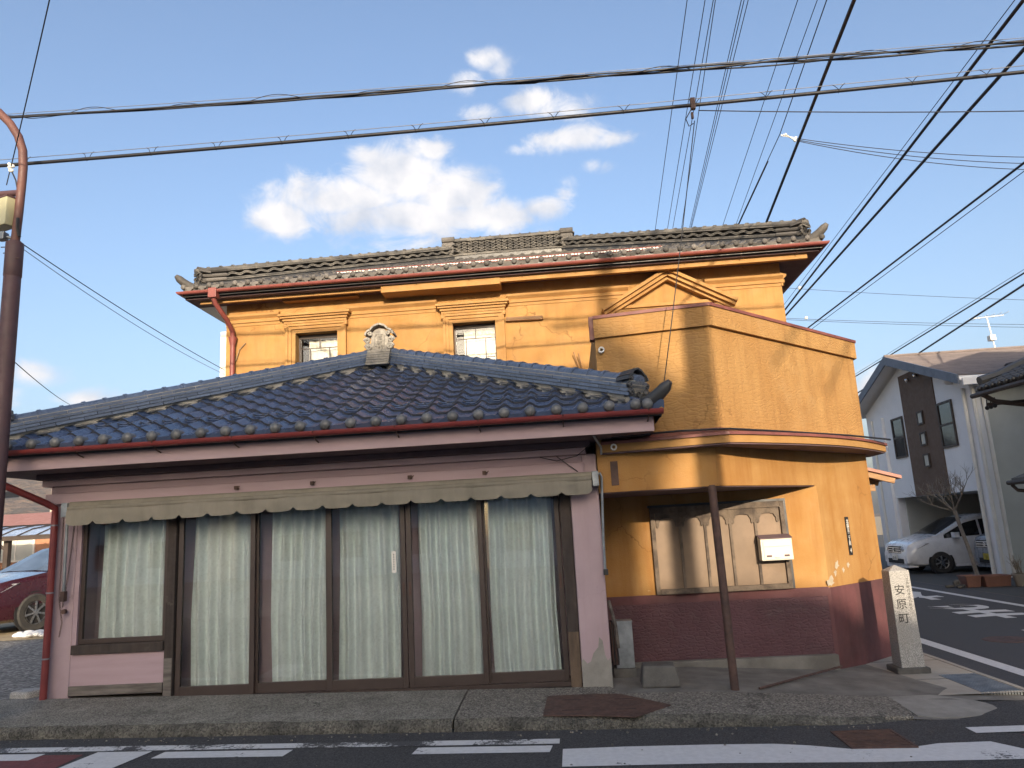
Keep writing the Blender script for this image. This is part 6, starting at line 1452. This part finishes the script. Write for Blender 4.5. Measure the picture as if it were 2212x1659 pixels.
b = MB(); b.v = [(-35, 24.3, 3.12), (-19, 24.3, 3.12), (-20.5, 28, 3.95), (-33, 28, 3.95)]; b.v += [(x, y, z-.1) for x, y, z in b.v]; b.f = [(0, 1, 2, 3), (7, 6, 5, 4), (0, 4, 5, 1), (1, 5, 6, 2), (2, 6, 7, 3), (3, 7, 4, 0)]; b.build('roof', M_rroof, rb)
for k in range(2):
    x = -26.2+k*2.6; f = MB().box(x, x+.08, 24.93, 25, 1.6, 2.8).box(x+1.7, x+1.78, 24.93, 25, 1.6, 2.8).box(x+.08, x+1.7, 24.93, 25, 2.72, 2.8).box(x+.08, x+1.7, 24.93, 25, 1.6, 1.68).box(x+.84, x+.9, 24.93, 25, 1.68, 2.72); w_ = f.build('window', M_white, rb); MB().box(x+.05, x+1.75, 24.96, 24.97, 1.65, 2.75).build('pane', M_hgrey, w_)
up1 = empty('utility_pole', (-31.5, 36, .3), 'pale concrete utility pole against the brown hillside', 'pole')
MB().tube([(-31.5, 36, 0), (-31.5, 36, 6.2)], [.19, .15], 10).build('shaft', M_concp, up1, smooth=True); MB().tube([(-32, 36, 6.25), (-31, 36, 6.15)], .03, 5).build('cap_bar', M_steel, up1)
b = MB()
for i in range(12): branchy(b, (-20.3+rd.uniform(-.5, .5), 22.9, .9), (rd.uniform(-1, 1), rd.uniform(-.3, .3), .6), .9, .014, 2, rd, .6, 3)
thing('bare_shrub', b, M_bark, 'tangle of bare branches between the carport and the brown house', 'shrub')
sn_ = MB(); rd = random.Random(4)
for i in range(16): sn_.ball((-10.35+rd.gauss(0, .20), 5.75+rd.gauss(0, .12), .25+rd.uniform(-.02, .05)), rd.uniform(.06, .13), 8, 5, .55)
thing('snow_heap', sn_, M_snow, 'small leftover heap of snow on the gravel by the downpipe', 'snow', smooth=True)
thing('flat_stone', MB().prism([(-6.35, .05), (-6.1, .0), (-6.0, .15), (-6.12, .3), (-6.3, .25)], .12, .23), M_granite, 'pale flat stone lying beside the red downpipe foot', 'stone', bevel=.03)
hl = MB(); n = 70; m_ = 26; rd = random.Random(9)
import mathutils
for i in range(n):
    for j in range(m_):
        def H(i, j):
            a = lerp(-1.35, .75, i/n); r = lerp(180, 1420, (j/m_)**1.3); x, y = r*math.sin(a), r*math.cos(a)
            k = min(1, max(0, (r-170)/430)); h = 108*k**1.1*(.62+.5*mathutils.noise.noise(Vector((x*.0022, y*.0022, 1.3)))+.14*mathutils.noise.noise(Vector((x*.009, y*.009, 4))))
            h *= max(.04, min(1, (-a-.25)/.35))
            return (x, y, h-2)
        hl.quad(H(i, j), H(i+1, j), H(i+1, j+1), H(i, j+1))
tag(hl.build('hill', M_hill, None, smooth='all'), kind='structure')

# ------------------------------------------------------------------ the other side of the street (behind the photographer): it shades the shop
CY = -30.0
def gable(pr_, y0, y1, nm, mat, par):
    b = MB(); n = len(pr_); b.v = [(x, y0, z) for x, z in pr_]+[(x, y1, z) for x, z in pr_]
    b.f = [tuple(range(n)), tuple(2*n-1-i for i in range(n))]+[(i, n+i, n+(i+1) % n, (i+1) % n) for i in range(n)]; return b.build(nm, mat, par)
struct('bounce_forecourt', sheet([-80, 80], [-29.9, -11.2], lambda x, y: -.02), M_slabw)  # unseen pale ground, added to bounce light into the shaded street
h1 = empty('opposite_house', (-1, CY-3, 0), 'tall plain house across the street with steep side roof slope', 'house')
MB().box(-4.2, 5.12, CY-6, CY, -.2, 10.2).build('wall', M_hwhite, h1)
gable([(5.57, 10.2), (3.36, 12.5), (-3.2, 12.5), (-4.7, 10.6), (-4.2, 10.15), (5.1, 10.0)], CY+.1, CY-6.1, 'roof', M_onid, h1)
h2 = empty('opposite_side_house', (7, CY-2, 0), 'lower house with sloping roof beside the tall one across the street', 'house')
MB().box(5.3, 8.2, CY-4, CY, -.2, 7.6).build('wall', M_hwhite, h2)
gable([(5.18, 8.0), (5.18, 8.45), (7.0, 8.35), (8.45, 7.85), (8.45, 7.6)], CY+.1, CY-4.1, 'roof', M_onid, h2)
h3 = empty('opposite_block', (24, CY-5, 0), 'stepped pale apartment block across the street', 'building')
MB().box(9.75, 13.2, CY-10, CY, -.2, 9.8).build('wall', M_hwhite, h3); MB().box(13.2, 30, CY-10, CY, -.2, 14.6).build('wall', M_hwhite, h3)
for i in range(5):
    for j in range(3): MB().box(11+i*3.8, 13+i*3.8, CY, CY+.04, 1.0+j*3.0, 2.4+j*3.0).build('window', M_dgl, h3)
up2 = empty('utility_pole', (2.98, -11, 0), 'concrete utility pole across the street carrying the overhead lines', 'pole')
MB().tube([(2.98, -11, -.1), (2.98, -11, 10.6)], [.17, .13], 12).build('shaft', M_concp, up2, smooth=True)
for z in (9.0, 8.2): MB().box(2.0, 5.2, -11.06, -10.94, z, z+.09).build('cross_arm', M_galv, up2)
MB().tube([(2.9, -11, 5.35), (2.35, -11, 4.95)], .05, 6).build('side_bracket', M_galv, up2); MB().box(2.62, 2.84, -11.15, -10.85, 5.2, 5.7).build('junction_box', M_galv, up2)

for k, (x0, x1, h) in enumerate(((-17.5, -4.9, 5.2), (-30, -18.5, 5.6), (-46, -31, 5.4))):
    hh = empty('opposite_row_house', ((x0+x1)/2, CY-3, 0), ['low house next to the tall plain one across the street', 'low house second along from the tall plain one across the street', 'low house at the far end of the row across the street'][k], 'house')
    MB().box(x0+.3, x1-.3, CY-6, CY, -.2, 3.6).build('wall', M_hwhite, hh)
    b = MB(); pr_ = [(CY+.6, 3.5), (CY-3, h), (CY-6.6, 3.5)]; b.v = [(x0, y, z) for y, z in pr_]+[(x1, y, z) for y, z in pr_]; b.f = [(0, 1, 2), (5, 4, 3), (0, 3, 4, 1), (1, 4, 5, 2), (2, 5, 3, 0)]; b.build('roof', M_onid, hh)
    for i in range(3): x = lerp(x0, x1, .2+.25*i); MB().box(x, x+1.2, CY, CY+.04, .9, 2.2).build('window', M_dgl, hh)
for i in range(3):
    for z in (.8, 3.8, 6.8): MB().box(-3.4+i*2.9, -1.9+i*2.9, CY, CY+.04, z, z+1.4).build('window', M_dgl, h1)

# ------------------------------------------------------------------ thin evening haze
hz_ = MB().box(-1600, 1600, -1600, 1600, -4, 150)
m = bpy.data.materials.new('haze_air'); m.use_nodes = True; m.node_tree.nodes.clear()
v = m.node_tree.nodes.new('ShaderNodeVolumePrincipled'); v.inputs['Density'].default_value = .00022; v.inputs['Color'].default_value = (.86, .89, .95, 1); v.inputs['Anisotropy'].default_value = .2
o_ = m.node_tree.nodes.new('ShaderNodeOutputMaterial'); m.node_tree.links.new(v.outputs[0], o_.inputs['Volume'])
tag(hz_.build('haze', m), 'thin pale haze in the air over the whole street', 'haze', kind='stuff')
an.location.x -= 1.35
gt.location += Vector((-.15, -3.6, -.28))
